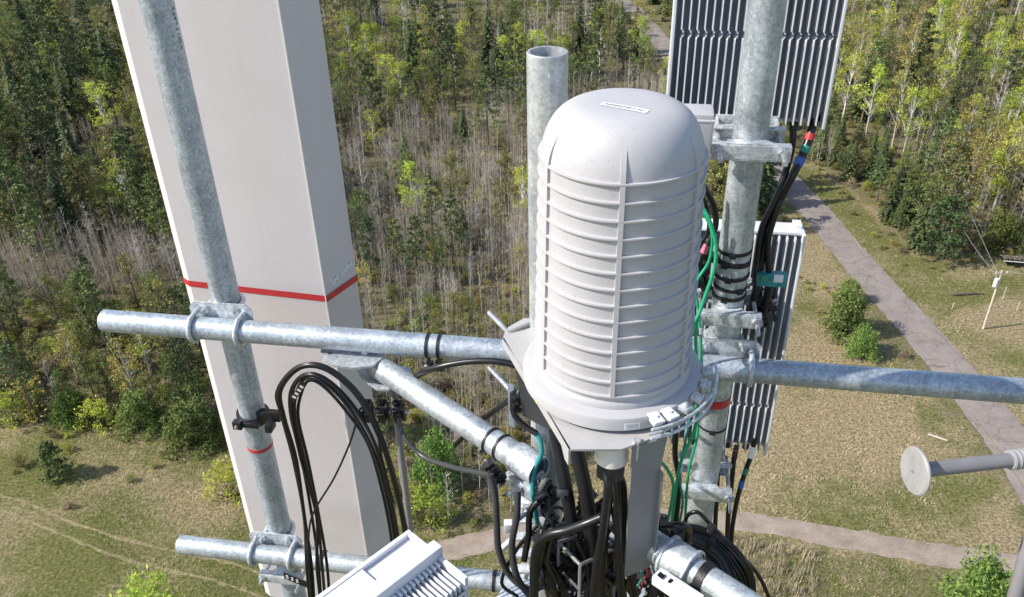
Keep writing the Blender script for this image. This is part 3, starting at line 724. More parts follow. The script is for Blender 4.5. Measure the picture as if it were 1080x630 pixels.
# wires by the strap foot
for (u, v, mm, lab) in ((681, 600, 'red', 'short red wire below the foot of the hanging strap'), (676, 604, 'teal', 'short teal wire below the foot of the hanging strap'), (687, 603, 'cream', 'short pale wire below the foot of the hanging strap')):
    cable('thin_wire', lab, [W(u - 2, v - 8, 1.42), W(u + 2, v + 4, 1.4), W(u - 2, v + 12, 1.42), W(u - 6, v + 24, 1.46)], .0030, M[mm])
cable('hanging_cable', 'black cable just under the hanging strap foot', [W(676, 545, 1.5), W(670, 585, 1.47), W(668, 612, 1.44), W(672, 650, 1.4)], .008, M['black'])
cable('hanging_cable', 'black cable beside the strap foot on its right side', [W(686, 545, 1.5), W(690, 585, 1.46), W(688, 612, 1.42), W(694, 650, 1.38)], .008, M['black'])
rail = thing('white_rail', 'white slotted rail below the diagonal arm at the bottom', 'rail', W(715, 618, 1.2))
MB().box(W(714, 622, 1.25), (W(737, 637, 1.2) - W(692, 607, 1.32)) * .5, Vector((.012, .012, 0)), UP * .014, .002).build('bar', M['white_radio'], rail)
for k in range(4):
    MB().box(W(697 + 11 * k, 611 + 7 * k, 1.285 - .02 * k) + UP * .012, Vector((.005, -.004, -.002)), Vector((.004, .004, 0)), UP * .002).build('slot', M['blackp'], rail)
# green wires
GY = [2.0, 1.98, 1.97, 1.96, 1.95, 1.93, 1.93, 1.93, 1.93, 1.92, 1.92]
cable('ground_wire', 'bright green ground wire running down between canister and right upright', [W(u, v, y) for (u, v), y in zip([(738, 214), (748, 232), (755, 258), (753, 285), (742, 318), (734, 345), (735, 390), (736, 430), (731, 458), (717, 492), (707, 560)], GY)], .0052, M['green'])
cable('ground_wire', 'green wire crossing behind the main green wire beside the canister', [W(741, 222, 2.0), W(751, 246, 1.99), W(748, 275, 1.99), (W(734, 300, 1.98)), W(737, 330, 1.97), W(739, 375, 1.97), W(731, 420, 1.96), W(736, 455, 1.95), W(726, 500, 1.94), W(722, 560, 1.93)], .0042, M['green'])
cable('ground_wire', 'dark green wire hanging between the strap and the low clamp bar', [W(728, 440, 1.94), W(722, 470, 1.93), W(716, 500, 1.92), W(720, 530, 1.91), W(714, 565, 1.9)], .004, M['greent'])
cable('ground_wire', 'short green wire arching beside the hanging strap', [W(690, 486, 1.9), W(699, 489, 1.9), W(709, 506, 1.9), W(709, 525, 1.9), W(702, 560, 1.9)], .005, M['green'])
cable('ground_wire', 'green wire rising left of the low clamp bar', [W(728, 330, 1.98), W(731, 312, 1.99), W(736, 290, 2.0), W(730, 250, 2.02), W(736, 225, 2.02)], .0045, M['green'])
cable('black_cable', 'black cable dropping left of the low clamp bar beside the green wire', [W(713, 455, 1.96), W(712, 480, 1.95), W(716, 510, 1.94), W(712, 560, 1.92)], .009, M['black'])
pcb = cable('black_cable', 'black cable with pink tape arching between canister and right upright', [W(742, 196, 2.05), W(752, 215, 2.05), W(755, 236, 2.05), W(748, 256, 2.04), W(738, 275, 2.03), W(733, 300, 2.02)], .0085, M['black'])
sub('pink_tape', [W(746, 258.5, 2.039), W(741.5, 267, 2.035)], .0097, M['pink'], pcb)
cable('black_cable', 'black cable arching beside the pink-taped one, nearer the canister', [W(738, 200, 2.0), W(746, 222, 2.0), W(747, 245, 2.0), W(735, 262, 2.0), W(728, 285, 2.0)], .006, M['black'])
# jumpers from the upper radio
A1 = [(862, 122, 2.23), (857, 134, 2.2), (853, 148, 2.18), (845, 167, 2.16), (836, 185, 2.14), (824, 208, 2.14), (813, 233, 2.14), (806, 262, 2.13), (800, 290, 2.12), (793, 330, 2.1)]
ja = cable('radio_jumper', 'black jumper from the upper radio with red, green and blue tape rings', [W(*p) for p in A1], .0115, M['black'])
def seg(a, b, t0, t1): return [W(*[x + (y - x) * t for x, y in zip(a, b)]) for t in (t0, t1)]
sub('red_ring', seg((855, 141, 2.187), (853, 148, 2.18), 0, 1), .0135, M['red'], ja)
sub('green_ring', seg((850.4, 154, 2.174), (847.5, 161, 2.167), 0, 1), .0135, M['greent'], ja)
sub('blue_ring', seg((845.2, 166.5, 2.161), (841, 175, 2.152), 0, 1), .0135, M['bluet'], ja)
cable('radio_jumper', 'black jumper from the upper radio, hanging left of the taped one', [W(836, 128, 2.22), W(836, 150, 2.2), W(829, 180, 2.16), W(818, 210, 2.14), W(804, 240, 2.13), W(799, 270, 2.12), W(797, 300, 2.1)], .0095, M['black'])
cable('radio_jumper', 'black jumper bending down to the green terminal block', [W(829, 196, 2.15), W(820, 220, 2.13), W(811, 250, 2.12), W(810, 275, 2.11), W(812, 300, 2.1), W(806, 330, 2.1)], .0085, M['black'])
# jumpers out of the lower radio
jb = cable('radio_jumper', 'black jumper below the lower radio with red and white marks, left one', [W(777, 470, 2.18), W(774, 485, 2.16), W(772, 505, 2.14), W(768, 545, 2.1), W(766, 600, 2.05)], .0085, M['black'])
sub('red_ring', [W(776, 474, 2.175), W(774.5, 484, 2.165)], .0097, M['red'], jb)
jc = cable('radio_jumper', 'black jumper below the lower radio with white and blue marks, right one', [W(796, 462, 2.18), W(793, 478, 2.17), W(786, 498, 2.15), W(778, 525, 2.12), W(772, 560, 2.1), W(770, 600, 2.05)], .008, M['black'])
sub('white_ring', [W(794.3, 471, 2.175), W(791.5, 483, 2.163)], .0093, M['label'], jc)
sub('blue_ring', [W(783, 507, 2.14), W(781, 515, 2.13)], .0093, M['bluet'], jc)
sub('green_ring', [W(787.5, 494, 2.153), W(785.5, 500, 2.148)], .0093, M['greent'], jc)
cable('radio_jumper', 'black cable hanging down straight behind the low clamp bar', [W(757, 500, 2.12), W(755, 540, 2.1), W(752, 600, 2.05)], .008, M['black'])
# coil at lower right
GC = 'cables coiled at the lower right'
for k in range(9):
    e = k; q = rnd.uniform(-.03, .03)
    cable('coiled_cable', 'black cable in the coil behind the diagonal arm at the lower right', [W(690 + e, 575 + e * 2, 1.7 + q), W(708 + e, 559 + e * 2.2, 1.72 + q), W(735 - e, 556 + e * 2.6, 1.74 + q), W(765 - e * 1.5, 570 + e * 3.2, 1.72 + q), W(786 - e * 3, 592 + e * 3.5, 1.68 + q), W(795 - e * 3.6, 618 + e * 2, 1.66 + q), W(793 - e * 4, 655, 1.62 + q)], .0068, M['black'], GC)
cable('coiled_cable', 'single black cable arching away from the coil to the bottom right', [W(722, 552, 1.75), W(726, 543, 1.74), W(737, 541, 1.73), W(752, 556, 1.72), W(778, 583, 1.7), W(800, 607, 1.68), W(815, 640, 1.65)], .006, M['black'])
cable('coiled_cable', 'black cable lying across the arm toward the coil', [W(700, 602, 1.42), W(712, 612, 1.38), W(730, 622, 1.33), W(750, 632, 1.3)], .006, M['black'])

# ---- white radio at the bottom left, close to the viewer
zr = -1.66
P0 = GZ(431, 558, zr); aa = Vector((-.707, -.707, 0)); bb = Vector((.707, -.707, 0)); bb = Vector((.62, -.785, 0)).normalized(); aa = Vector((-.785, -.62, 0)).normalized()
aa = (GZ(332, 630, zr) - P0).normalized(); bb = Vector((-aa.y, aa.x, 0)); bb = bb if bb.x > 0 else -bb
wr = thing('white_radio', 'white finned radio box at the bottom left, nearest the viewer', 'radio unit', P0 - UP * .5)
La = .42; Bw = .215
def RB(a, b, z): return P0 + aa * a + bb * b + UP * z
def rbox(a0, a1, b0, b1, z0, z1, ch=.004): 
    return (RB((a0 + a1) / 2, (b0 + b1) / 2, (z0 + z1) / 2), aa * (a1 - a0) / 2, bb * (b1 - b0) / 2, UP * (z1 - z0) / 2, ch)
MB().box(*rbox(0, La, .0, .118, -.5, -.014, .006)).build('casing', M['white_radio'], wr)
m = MB()
m.box(*rbox(0, La, 0, .012, -.0135, 0, .002)); m.box(*rbox(0, .014, .0125, .066, -.0135, -.0005, .002)); m.box(*rbox(.16, La, .0125, .066, -.0135, -.003, .002)); m.box(*rbox(0, La, .0665, .084, -.0135, 0, .002))
m.build('top_frame', M['white_radio'], wr)
MB().box(*rbox(-.012, La, .0845, .118, -.03, .016, .004)).build('handle_bar', M['white_radio'], wr)
m = MB().box(*rbox(-.006, .006, .118, Bw, -.5, -.012, .003)).build('side_plate', M['white_radio'], wr)
me = MB(); me.box(Vector((0, 0, 0)), aa * .0022, bb * (Bw - .128) / 2, UP * .235)
fm = me.mesh('fin', M['white_radio'])
for i in range(24):
    o = bpy.data.objects.new('fin', fm); col.objects.link(o); o.parent = wr; o.location = RB(.018 + i * .0135, .123 + (Bw - .128) / 2, -.26) - wr.location
MB().box(*rbox(.008, La, .1185, .124, -.49, -.03, 0)).build('fin_root', M['radio'], wr)
m = MB()
for i in range(24): m.box(*rbox(.013 + i * .0135, .0215 + i * .0135, .118, .135, -.024, -.016, .001))
m.build('fin_teeth', M['white_radio'], wr)
m = MB()
m.box(*rbox(.0065, La, Bw, Bw + .004, -.06, -.052, .001)); m.box(*rbox(.0065, .012, Bw, Bw + .004, -.5, -.06, .001))
for i in range(34):
    for j in range(16): 
        m.box(*rbox(.014 + i * .0115, .0225 + i * .0115, Bw, Bw + .003, -.075 - j * .013 - (i % 2) * .0065, -.069 - j * .013 - (i % 2) * .0065, 0))
g = m.build('grille', M['radio'], wr)
MB().box(*rbox(.012, La, Bw - .006, Bw - .004, -.5, -.06, 0)).build('grille_back', M['radio_dark'], wr)
ms = MB().box(*rbox(.10, .30, -.05, -.001, -.28, -.12, .003)).build('mount', M['galv_light'], wr)

# perforated black strip near the lower left clamp
ps = thing('perforated_strap', 'black perforated plastic strap ending at the long hanging bundle', 'strap', W(310, 610, 2.15))
MB().box(W(314, 613, 2.13), (W(328, 619, 2.12) - W(299, 607, 2.14)) * .5, BK * .002, UP * .016, .001).build('strip', M['blackp'], ps)
for k in range(5): MB().box(W(303 + k * 5.2, 608.8 + k * 2.1, 2.127), E1 * .0045, BK * .0008, UP * .009).build('slot', M['panel'], ps)
ps = thing('perforated_strap', 'black perforated plastic strap sticking out inside the top of the cable loop', 'strap', W(315, 415, 2.05))
p0_, p1_ = W(308, 422, 2.05), W(321, 404, 2.04)
MB().box((p0_ + p1_) / 2, (p1_ - p0_) * .5, BK * .002, (p1_ - p0_).cross(BK).normalized() * .009, .0006).build('strip', M['blackp'], ps)
for k in range(4): MB().box(p0_ + (p1_ - p0_) * (.2 + .2 * k) + FR * .0024, (p1_ - p0_) * .05, BK * .0006, (p1_ - p0_).cross(BK).normalized() * .006).build('slot', M['panel'], ps)
# lower left bracket bar under the pipe
yoke(S_LEFT, -2.70, 'galvanised bar clamp low on the left upright under the lower pipe', .18, (.03, .05), .05)

# disc on a tube at the right
dc = GZ(965, 497, -1.15); td = (GZ(1080, 481, -1.15) - GZ(984, 492, -1.15)).normalized()
dk = thing('end_disc', 'weathered round disc on the end of a grey tube, over the dry field at right', 'disc arm', dc)
fdir = (-td + Vector((0, .02, .05))).normalized()
MB().lathe(dc, [(.0005, .004), (.03, .0042), (.044, .003), (.047, 0), (.047, -.003), (.0005, -.004)], 48, fdir).build('disc', M['disc'], dk)
MB().tube([dc + td * .003, dc + td * 1.0], .0142, 24).build('tube', M['tube_grey'], dk)
MB().tube([dc + td * .192, dc + td * .27], .0185, 24).build('collar', M['disc'], dk)
for k in range(4): MB().lathe(dc + td * (.195 + k * .010), [(.0185, -.002), (.0198, 0), (.0185, .002)], 24, td).build('collar_ridge', M['disc'], dk)
MB().tube([dc + fdir * .004, dc + fdir * .006], .003, 8).build('centre_dimple', M['bracket'], dk)
cable('corner_rod', 'dark grey rod cutting the lower right corner', [W(1092, 550, 1.2), W(1068, 640, 1.15)], .015, M['tube_grey'], cat='rod')

# ------------------------------------------------------------------ ground, road, path
def inpoly(x, y, poly):
    c = False; n = len(poly); j = n - 1
    for i in range(n):
        xi, yi = poly[i]; xj, yj = poly[j]
        if (yi > y) != (yj > y) and x < (xj - xi) * (y - yi) / (yj - yi) + xi: c = not c
        j = i
    return c
def gpoly(l): return [tuple(G(u, v))[:2] for u, v in l]
def spline2(pts, n=10): return [Vector((p.x, p.y, 0)) for p in smoothpts([Vector((x, y, 0)) for x, y in pts], n)]
ROAD = spline2(gpoly([(628, -14), (664, 7), (694, 40), (722, 78), (776, 138), (843, 204), (911, 284), (988, 370), (1062, 462), (1135, 575), (1230, 720)]))
ROAD_W = [4.3] * len(ROAD)
PATH = spline2(gpoly([(300, 670), (395, 612), (455, 586), (520, 569), (600, 556), (700, 548), (790, 551), (880, 566), (960, 580), (1040, 592), (1110, 600)]))
FIELD = gpoly([(-700, 425), (-200, 432), (0, 437), (70, 452), (110, 446), (180, 458), (250, 476), (330, 510), (420, 552), (480, 570), (560, 560), (610, 500), (660, 440), (700, 385), (740, 330), (775, 280), (800, 225), (816, 182), (836, 182), (850, 215), (880, 262), (900, 300), (955, 385), (1030, 475), (1085, 560), (1200, 780), (1250, 1100), (-700, 1100)])
VERGE = gpoly([(700, 92), (742, 118), (800, 150), (850, 168), (876, 186), (930, 228), (962, 262), (1005, 282), (1090, 268), (1500, 258), (1700, 560), (1180, 640), (1070, 450), (985, 352), (900, 255), (850, 204), (770, 138)])
BRUSH = gpoly([(700, 562), (790, 564), (870, 580), (980, 600), (1040, 606), (1300, 640), (1300, 900), (700, 900)])
GREENP = gpoly([(850, 175), (900, 205), (960, 262), (1010, 300), (1080, 285), (1300, 275), (1300, 300), (1060, 312), (1000, 330), (960, 320), (900, 250), (845, 200)])
def near(poly, x, y, d):
    best = 1e9
    for a, b in zip(poly[:-1], poly[1:]):
        dx, dy = b.x - a.x, b.y - a.y; L = dx * dx + dy * dy
        t = max(0, min(1, ((x - a.x) * dx + (y - a.y) * dy) / L)) if L > 0 else 0
        q = (x - a.x - t * dx) ** 2 + (y - a.y - t * dy) ** 2
        if q < best: best = q
    return math.sqrt(best)

def axis_vals(lo, hi, step, far):
    v = []; x = lo
    while x <= hi: v.append(x); x += step
    out = list(v); s_ = step; a, b = lo, hi
    while b < far: s_ *= 1.6; a -= s_; b += s_; out = [a] + out + [b]
    return out
xs = axis_vals(-96, 110, 1.4, 3500); ys = axis_vals(34, 190, 1.4, 3500)
def zone(x, y):
    j = noise.noise(Vector((x * .25, y * .25, 3))) * 1.6; k = noise.noise(Vector((x * .25, y * .25, 9))) * 1.6
    f = 1. if inpoly(x + j, y + k, FIELD) else 0.; g = 0.
    if inpoly(x + j, y + k, VERGE): f = .95; g = .22 + .5 * noise.noise(Vector((x * .12, y * .12, 4)))
    if inpoly(x + j, y + k, GREENP): g = .48
    if inpoly(x + j, y + k, BRUSH): f = .35; g = .55
    if f == 1. and x >= 5: g = .12 + .6 * noise.noise(Vector((x * .08, y * .08, 6))) + .2 * noise.noise(Vector((x * .3, y * .3, 2)))
    if f > 0 and x < 5: g = max(g, .44 + .5 * noise.noise(Vector((x * .09, y * .09, 1))))
    return f, g
vs = []; fs = []; zc = []
for y in ys:
    for x in xs:
        e = .35 * noise.noise(Vector((x * .03, y * .03, 0))) if (-90 < x < 100 and 36 < y < 180) else 0
        vs.append((x, y, 0)); zc.append(zone(x, y) if -100 < x < 115 and 30 < y < 200 else (0, 0))
nx = len(xs)
for j in range(len(ys) - 1):
    for i in range(nx - 1): fs.append((j * nx + i, j * nx + i + 1, (j + 1) * nx + i + 1, (j + 1) * nx + i))
me = bpy.data.meshes.new('ground'); me.from_pydata(vs, [], fs)
at_ = me.attributes.new('zone', 'FLOAT_VECTOR', 'POINT'); at_.data.foreach_set('vector', [c for z in zc for c in (z[0], z[1], 0.)])
def f_ground(n, l, b):
    g = n.new('ShaderNodeNewGeometry'); v = g.outputs['Position']
    a = n.new('ShaderNodeAttribute'); a.attribute_name = 'zone'; sp = n.new('ShaderNodeSeparateXYZ'); l.new(a.outputs['Vector'], sp.inputs[0])
    n1 = noise_n(n, l, v, .9, 6, .75); n2 = noise_n(n, l, v, 3.2, 8, .82); n3 = noise_n(n, l, v, .16, 4, .6)
    dry = ramp(n, [(.36, (.065, .05, .025)), (.45, (.20, .152, .082)), (.53, (.335, .27, .155)), (.64, (.48, .40, .25))]); l.new(n2.outputs[0], dry.inputs[0])
    grn = ramp(n, [(.35, (.04, .045, .013)), (.5, (.13, .135, .042)), (.64, (.27, .25, .10))]); l.new(n2.outputs[0], grn.inputs[0])
    fo = ramp(n, [(.3, (.07, .056, .034)), (.5, (.19, .155, .095)), (.68, (.31, .26, .18))]); l.new(n2.outputs[0], fo.inputs[0])
    mo = ramp(n, [(.42, (0, 0, 0)), (.58, (1, 1, 1))]); l.new(n1.outputs[0], mo.inputs[0])
    # green grows in patches where the zone allows
    ma = n.new('ShaderNodeMath'); ma.operation = 'ADD'; l.new(n1.outputs[0], ma.inputs[0]); l.new(sp.outputs[1], ma.inputs[1])
    mb = n.new('ShaderNodeMath'); mb.operation = 'ADD'; l.new(ma.outputs[0], mb.inputs[0]); l.new(n3.outputs[0], mb.inputs[1])
    gr = ramp(n, [(.0, (0, 0, 0)), (1., (1, 1, 1))]); mr = n.new('ShaderNodeMapRange'); mr.inputs[1].default_value = 1.12; mr.inputs[2].default_value = 1.5; l.new(mb.outputs[0], mr.inputs[0])
    c = mixc(n, l, mr.outputs[0], dry.outputs[0], grn.outputs[0])
    fg = mixc(n, l, mo.outputs[0], fo.outputs[0], grn.outputs[0])
    c = mixc(n, l, sp.outputs[0], fg, c)
    l.new(c, b.inputs['Base Color']); b.inputs['Roughness'].default_value = .95; b.inputs['Specular IOR Level'].default_value = .1
    bump(n, l, n2.outputs[0], 1., .12, b)
M['ground'] = mat('ground_grass_and_litter', f_ground); me.materials.append(M['ground'])
gr = bpy.data.objects.new('ground', me); col.objects.link(gr); struct(gr)

def f_road(n, l, b):
    g = n.new('ShaderNodeNewGeometry'); v = g.outputs['Position']
    n1 = noise_n(n, l, v, .35, 8, .75); n2 = noise_n(n, l, v, 9, 4, .7)
    r = ramp(n, [(.3, (.185, .152, .132)), (.5, (.26, .218, .190)), (.7, (.32, .272, .24))]); l.new(n1.outputs[0], r.inputs[0])
    r2 = ramp(n, [(.3, (.78, .78, .78)), (.7, (1.15, 1.15, 1.15))]); l.new(n2.outputs[0], r2.inputs[0])
    vo = n.new('ShaderNodeTexVoronoi'); vo.feature = 'DISTANCE_TO_EDGE'; vo.inputs['Scale'].default_value = .33
    wv = n.new('ShaderNodeVectorMath'); wv.operation = 'MULTIPLY_ADD'; l.new(noise_n(n, l, v, .8, 5, .7).outputs['Color'], wv.inputs[0]); wv.inputs[1].default_value = (2.2, 2.2, 0); l.new(v, wv.inputs[2]); l.new(wv.outputs[0], vo.inputs['Vector'])
    ck = ramp(n, [(.0, (.55, .55, .55)), (.018, (1, 1, 1))]); l.new(vo.outputs[0], ck.inputs[0])
    cc_ = mixc(n, l, 1., r.outputs[0], r2.outputs[0], 'MULTIPLY')
    l.new(mixc(n, l, 1., cc_, ck.outputs[0], 'MULTIPLY'), b.inputs['Base Color']); b.inputs['Roughness'].default_value = .9
    bump(n, l, n2.outputs[0], .4, .02, b)
def f_path(n, l, b):
    g = n.new('ShaderNodeNewGeometry'); v = g.outputs['Position']
    n1 = noise_n(n, l, v, .5, 5, .65); n2 = noise_n(n, l, v, 7, 4, .7)
    r = ramp(n, [(.3, (.22, .172, .128)), (.55, (.32, .255, .20)), (.75, (.38, .31, .25))]); l.new(n1.outputs[0], r.inputs[0])
    r2 = ramp(n, [(.3, (.75, .75, .75)), (.7, (1.15, 1.15, 1.15))]); l.new(n2.outputs[0], r2.inputs[0])
    l.new(mixc(n, l, 1., r.outputs[0], r2.outputs[0], 'MULTIPLY'), b.inputs['Base Color']); b.inputs['Roughness'].default_value = .95
    bump(n, l, n2.outputs[0], .5, .04, b)
M['road'] = mat('worn_road', f_road); M['path'] = mat('sandy_path', f_path)
def strip(name, pts, wdt, z, m, rag=.25, step=.6):
    # resample
    out = [pts[0]]
    for a, b in zip(pts[:-1], pts[1:]):
        L = (b - a).length; k = max(1, int(L / step))
        for i in range(1, k + 1): out.append(a.lerp(b, i / k))
    vs = []; fs = []
    for i, p in enumerate(out):
        t = (out[min(i + 1, len(out) - 1)] - out[max(i - 1, 0)]).normalized(); s_ = Vector((t.y, -t.x, 0))
        for q, sgn in enumerate((-1, -.6, 0, .6, 1)):
            r_ = (noise.noise(Vector((p.x * .8, p.y * .8, q * 5))) + .7 * noise.noise(Vector((p.x * 2.7, p.y * 2.7, q * 5)))) * rag if abs(sgn) == 1 else 0
            vs.append(p + s_ * (sgn * (wdt / 2 + r_)) + Vector((0, 0, z + (.03 if sgn == 0 else (.02 if abs(sgn) < 1 else 0)))))
    for i in range(len(out) - 1):
        for q in range(4): fs.append((i * 5 + q, i * 5 + q + 1, (i + 1) * 5 + q + 1, (i + 1) * 5 + q))
    me = bpy.data.meshes.new(name); me.from_pydata([tuple(v) for v in vs], [], fs); me.materials.append(m)
    o = bpy.data.objects.new(name, me); col.objects.link(o); return struct(o)
strip('road', ROAD, 5.0, .012, M['road'], .22)
strip('path', PATH, 2.5, .008, M['path'], .3)
T1 = spline2(gpoly([(-60, 508), (20, 528), (80, 552), (150, 574), (235, 592), (330, 622)])); T2 = spline2(gpoly([(-60, 522), (15, 543), (75, 568), (140, 592), (225, 612), (320, 645)]))
M['rut'] = plain('trodden_grass', (.215, .18, .088), .95, 0, .5, 2.5)
strip('wheel_track', T1, .30, .006, M['rut'], .3); strip('wheel_track', T2, .28, .006, M['rut'], .3)
T3 = spline2(gpoly([(1028, 440), (1050, 470), (1078, 512), (1110, 566)])); strip('wheel_track', T3, .3, .006, M['rut'], .25)

# ------------------------------------------------------------------ vegetation
def leafmat(name, c, var=.35, hue=.02, trans=.25):
    def f(n, l, b):
        oi = n.new('ShaderNodeObjectInfo'); g = n.new('ShaderNodeNewGeometry')
        hs = n.new('ShaderNodeHueSaturation'); hs.inputs['Color'].default_value = (*c, 1)
        mr = n.new('ShaderNodeMapRange'); mr.inputs[3].default_value = .5 - hue; mr.inputs[4].default_value = .5 + hue; l.new(oi.outputs['Random'], mr.inputs[0]); l.new(mr.outputs[0], hs.inputs['Hue'])
        ri = n.new('ShaderNodeMapRange'); ri.inputs[3].default_value = 1 - var; ri.inputs[4].default_value = 1 + var; l.new(g.outputs['Random Per Island'], ri.inputs[0])
        r2 = n.new('ShaderNodeMath'); r2.operation = 'MULTIPLY'; r2.inputs[1].default_value = 7.31; l.new(oi.outputs['Random'], r2.inputs[0])
        r3 = n.new('ShaderNodeMath'); r3.operation = 'FRACT'; l.new(r2.outputs[0], r3.inputs[0])
        r4 = n.new('ShaderNodeMapRange'); r4.inputs[3].default_value = .7; r4.inputs[4].default_value = 1.35; l.new(r3.outputs[0], r4.inputs[0])
        mu = n.new('ShaderNodeMath'); mu.operation = 'MULTIPLY'; l.new(ri.outputs[0], mu.inputs[0]); l.new(r4.outputs[0], mu.inputs[1]); l.new(mu.outputs[0], hs.inputs['Value'])
        l.new(hs.outputs[0], b.inputs['Base Color']); b.inputs['Roughness'].default_value = .65; b.inputs['Specular IOR Level'].default_value = .25
        if trans > 0:
            tr_ = n.new('ShaderNodeBsdfTranslucent'); l.new(hs.outputs[0], tr_.inputs[0]); mx = n.new('ShaderNodeMixShader'); mx.inputs[0].default_value = trans
            out = n['Material Output']; l.new(b.outputs[0], mx.inputs[1]); l.new(tr_.outputs[0], mx.inputs[2]); l.new(mx.outputs[0], out.inputs[0])
    return mat(name, f)
L_ = dict(
    spruce=leafmat('spruce_needles', (.075, .098, .036), .5, .02, .08), pine=leafmat('pine_needles', (.135, .165, .055), .5, .02, .12),
    blue=leafmat('blue_green_needles', (.062, .10, .036), .5, .003, .1), lime=leafmat('fresh_yellow_green_leaves', (.42, .47, .08), .35, .02, .35),
    yellow=leafmat('yellow_ochre_leaves', (.38, .33, .09), .35, .02, .3), olive=leafmat('olive_leaves', (.25, .245, .075), .45, .025, .25),
    green=leafmat('mid_green_leaves', (.17, .22, .06), .4, .02, .3), bright=leafmat('bright_green_leaves', (.17, .27, .06), .35, .01, .3),
    twig=leafmat('bare_twigs', (.36, .295, .23), .4, .01, 0), twigpale=leafmat('pale_twigs', (.52, .475, .42), .35, .01, 0),
    bark=leafmat('brown_bark', (.13, .105, .08), .2, .01, 0), birch=leafmat('pale_bark', (.47, .43, .37), .2, .01, 0), white=leafmat('white_bark', (.62, .60, .55), .15, .01, 0),
    brown=leafmat('brown_winter_leaves', (.26, .20, .13), .4, .015, .15),
    dry=leafmat('dry_grass_blades', (.46, .375, .225), .45, .015, .25), grass=leafmat('green_grass_blades', (.20, .215, .075), .4, .02, .3), reed=leafmat('pale_dry_stalks', (.46, .38, .27), .3, .01, .15))
def rv(r): 
    while True:
        v = Vector((r.uniform(-1, 1), r.uniform(-1, 1), r.uniform(-1, 1)))
        if .05 < v.length < 1: return v
def leaf(m, c, s, r, flat=0.):
    a = rv(r).normalized(); 
    if flat: a = (a * (1 - flat) + Vector((0, 0, 1)) * flat).normalized()
    b = a.orthogonal().normalized(); b = Matrix.Rotation(r.uniform(0, 6.28), 3, a) @ b; d = a.cross(b); s2 = s * r.uniform(.35, .6)
    m.add([c - b * s, c + d * s2, c + b * s, c - d * s2], [(0, 1, 2, 3)])
def twig(m, a, b, w_, r):
    d = (b - a).normalized(); p = d.cross(rv(r)).normalized() * w_
    q = d.cross(p)
    m.add([a - p, a + p * .5 + q * .8, a + p * .5 - q * .8, b], [(0, 1, 3), (1, 2, 3), (2, 0, 3)])
def trunk_mb(h, r0, r, lean=.02, m=None, base=Vector()):
    m = m or MB(); pts = []; dx, dy = r.gauss(0, lean), r.gauss(0, lean); 
    for i in range(6):
        f = i / 5; pts.append(base + Vector((dx * h * f + r.gauss(0, .04) * f, dy * h * f + r.gauss(0, .04) * f, h * f)))
    m.tube(pts, [r0 * (1 - .85 * i / 5) for i in range(6)], 5, True); return m, pts
def at_h(pts, f):
    f = max(0, min(.999, f)) * (len(pts) - 1); i = int(f); return pts[i].lerp(pts[i + 1], f - i)
def broadleaf(seed, h, R_, zlo, nc, nl, ls, squash=.8):
    r = random.Random(seed); t, pts = trunk_mb(h * .93, .012 * h + .02, r); c = MB()
    for i in range(nc):
        f = zlo + (1 - zlo) * (r.random() ** .85); prof_ = math.sin(math.pi * min(1, (f - zlo) / (1 - zlo) * .82 + .16)) ** .7
        a = r.uniform(0, 6.28); rr = R_ * prof_ * math.sqrt(r.uniform(.15, 1)) * (1 + .25 * math.sin(3 * a + seed))
        cc = at_h(pts, f * .98) * 1.0 + Vector((math.cos(a) * rr, math.sin(a) * rr, r.gauss(0, .03 * h)))
        st_ = at_h(pts, max(zlo * .6, f - .22)); twig(t, st_, cc, .02 + .003 * h, r)
        cr = r.uniform(.5, 1.05) * R_ * .36
        for k in range(nl):
            v = rv(r); leaf(c, cc + Vector((v.x * cr, v.y * cr, v.z * cr * squash)), ls * r.uniform(.6, 1.3), r, .25)
    return t, c
def conifer(seed, h, R_, z0=.06, step=.36, gap=.1):
    r = random.Random(seed); t, pts = trunk_mb(h, .011 * h + .03, r, .006); c = MB(); z = z0 * h
    while z < h * .99:
        f = z / h; rr0 = R_ * (1 - f) ** .85 + .12; nb = int(6 + 5 * (1 - f)); ph = r.uniform(0, 6.28)
        for k in range(nb):
            if r.random() < gap: continue
            a = ph + 6.283 * k / nb + r.gauss(0, .15); rr = rr0 * r.uniform(.6, 1.2); d = Vector((math.cos(a), math.sin(a), 0)); sd = Vector((-d.y, d.x, 0)); b0 = Vector((pts[0].x, pts[0].y, z)) * 1.0
            b0 = at_h(pts, f); n_ = 3 if rr > .7 else 2
            for q in range(n_):
                f0, f1 = q / n_, (q + 1.25) / n_; dr = -.28 * rr
                p0 = b0 + d * rr * f0 + Vector((0, 0, dr * f0 ** 1.6 + .12 * rr)); p1 = b0 + d * rr * f1 + Vector((0, 0, dr * f1 ** 1.6 + .1 * rr + r.gauss(0, .04))); wd = (.26 * rr + .08) * (1 - f0 * .55)
                for sg in (-1, 1): c.add([p0, p0.lerp(p1, .45) + sd * sg * wd + Vector((0, 0, -.06 - r.random() * .08)), p1], [(0, 1, 2)])
        z += step * r.uniform(.8, 1.2) * (1 - f * .35)
    for k in range(14): leaf(c, at_h(pts, .97) + rv(r) * .15, .14, r)
    return t, c
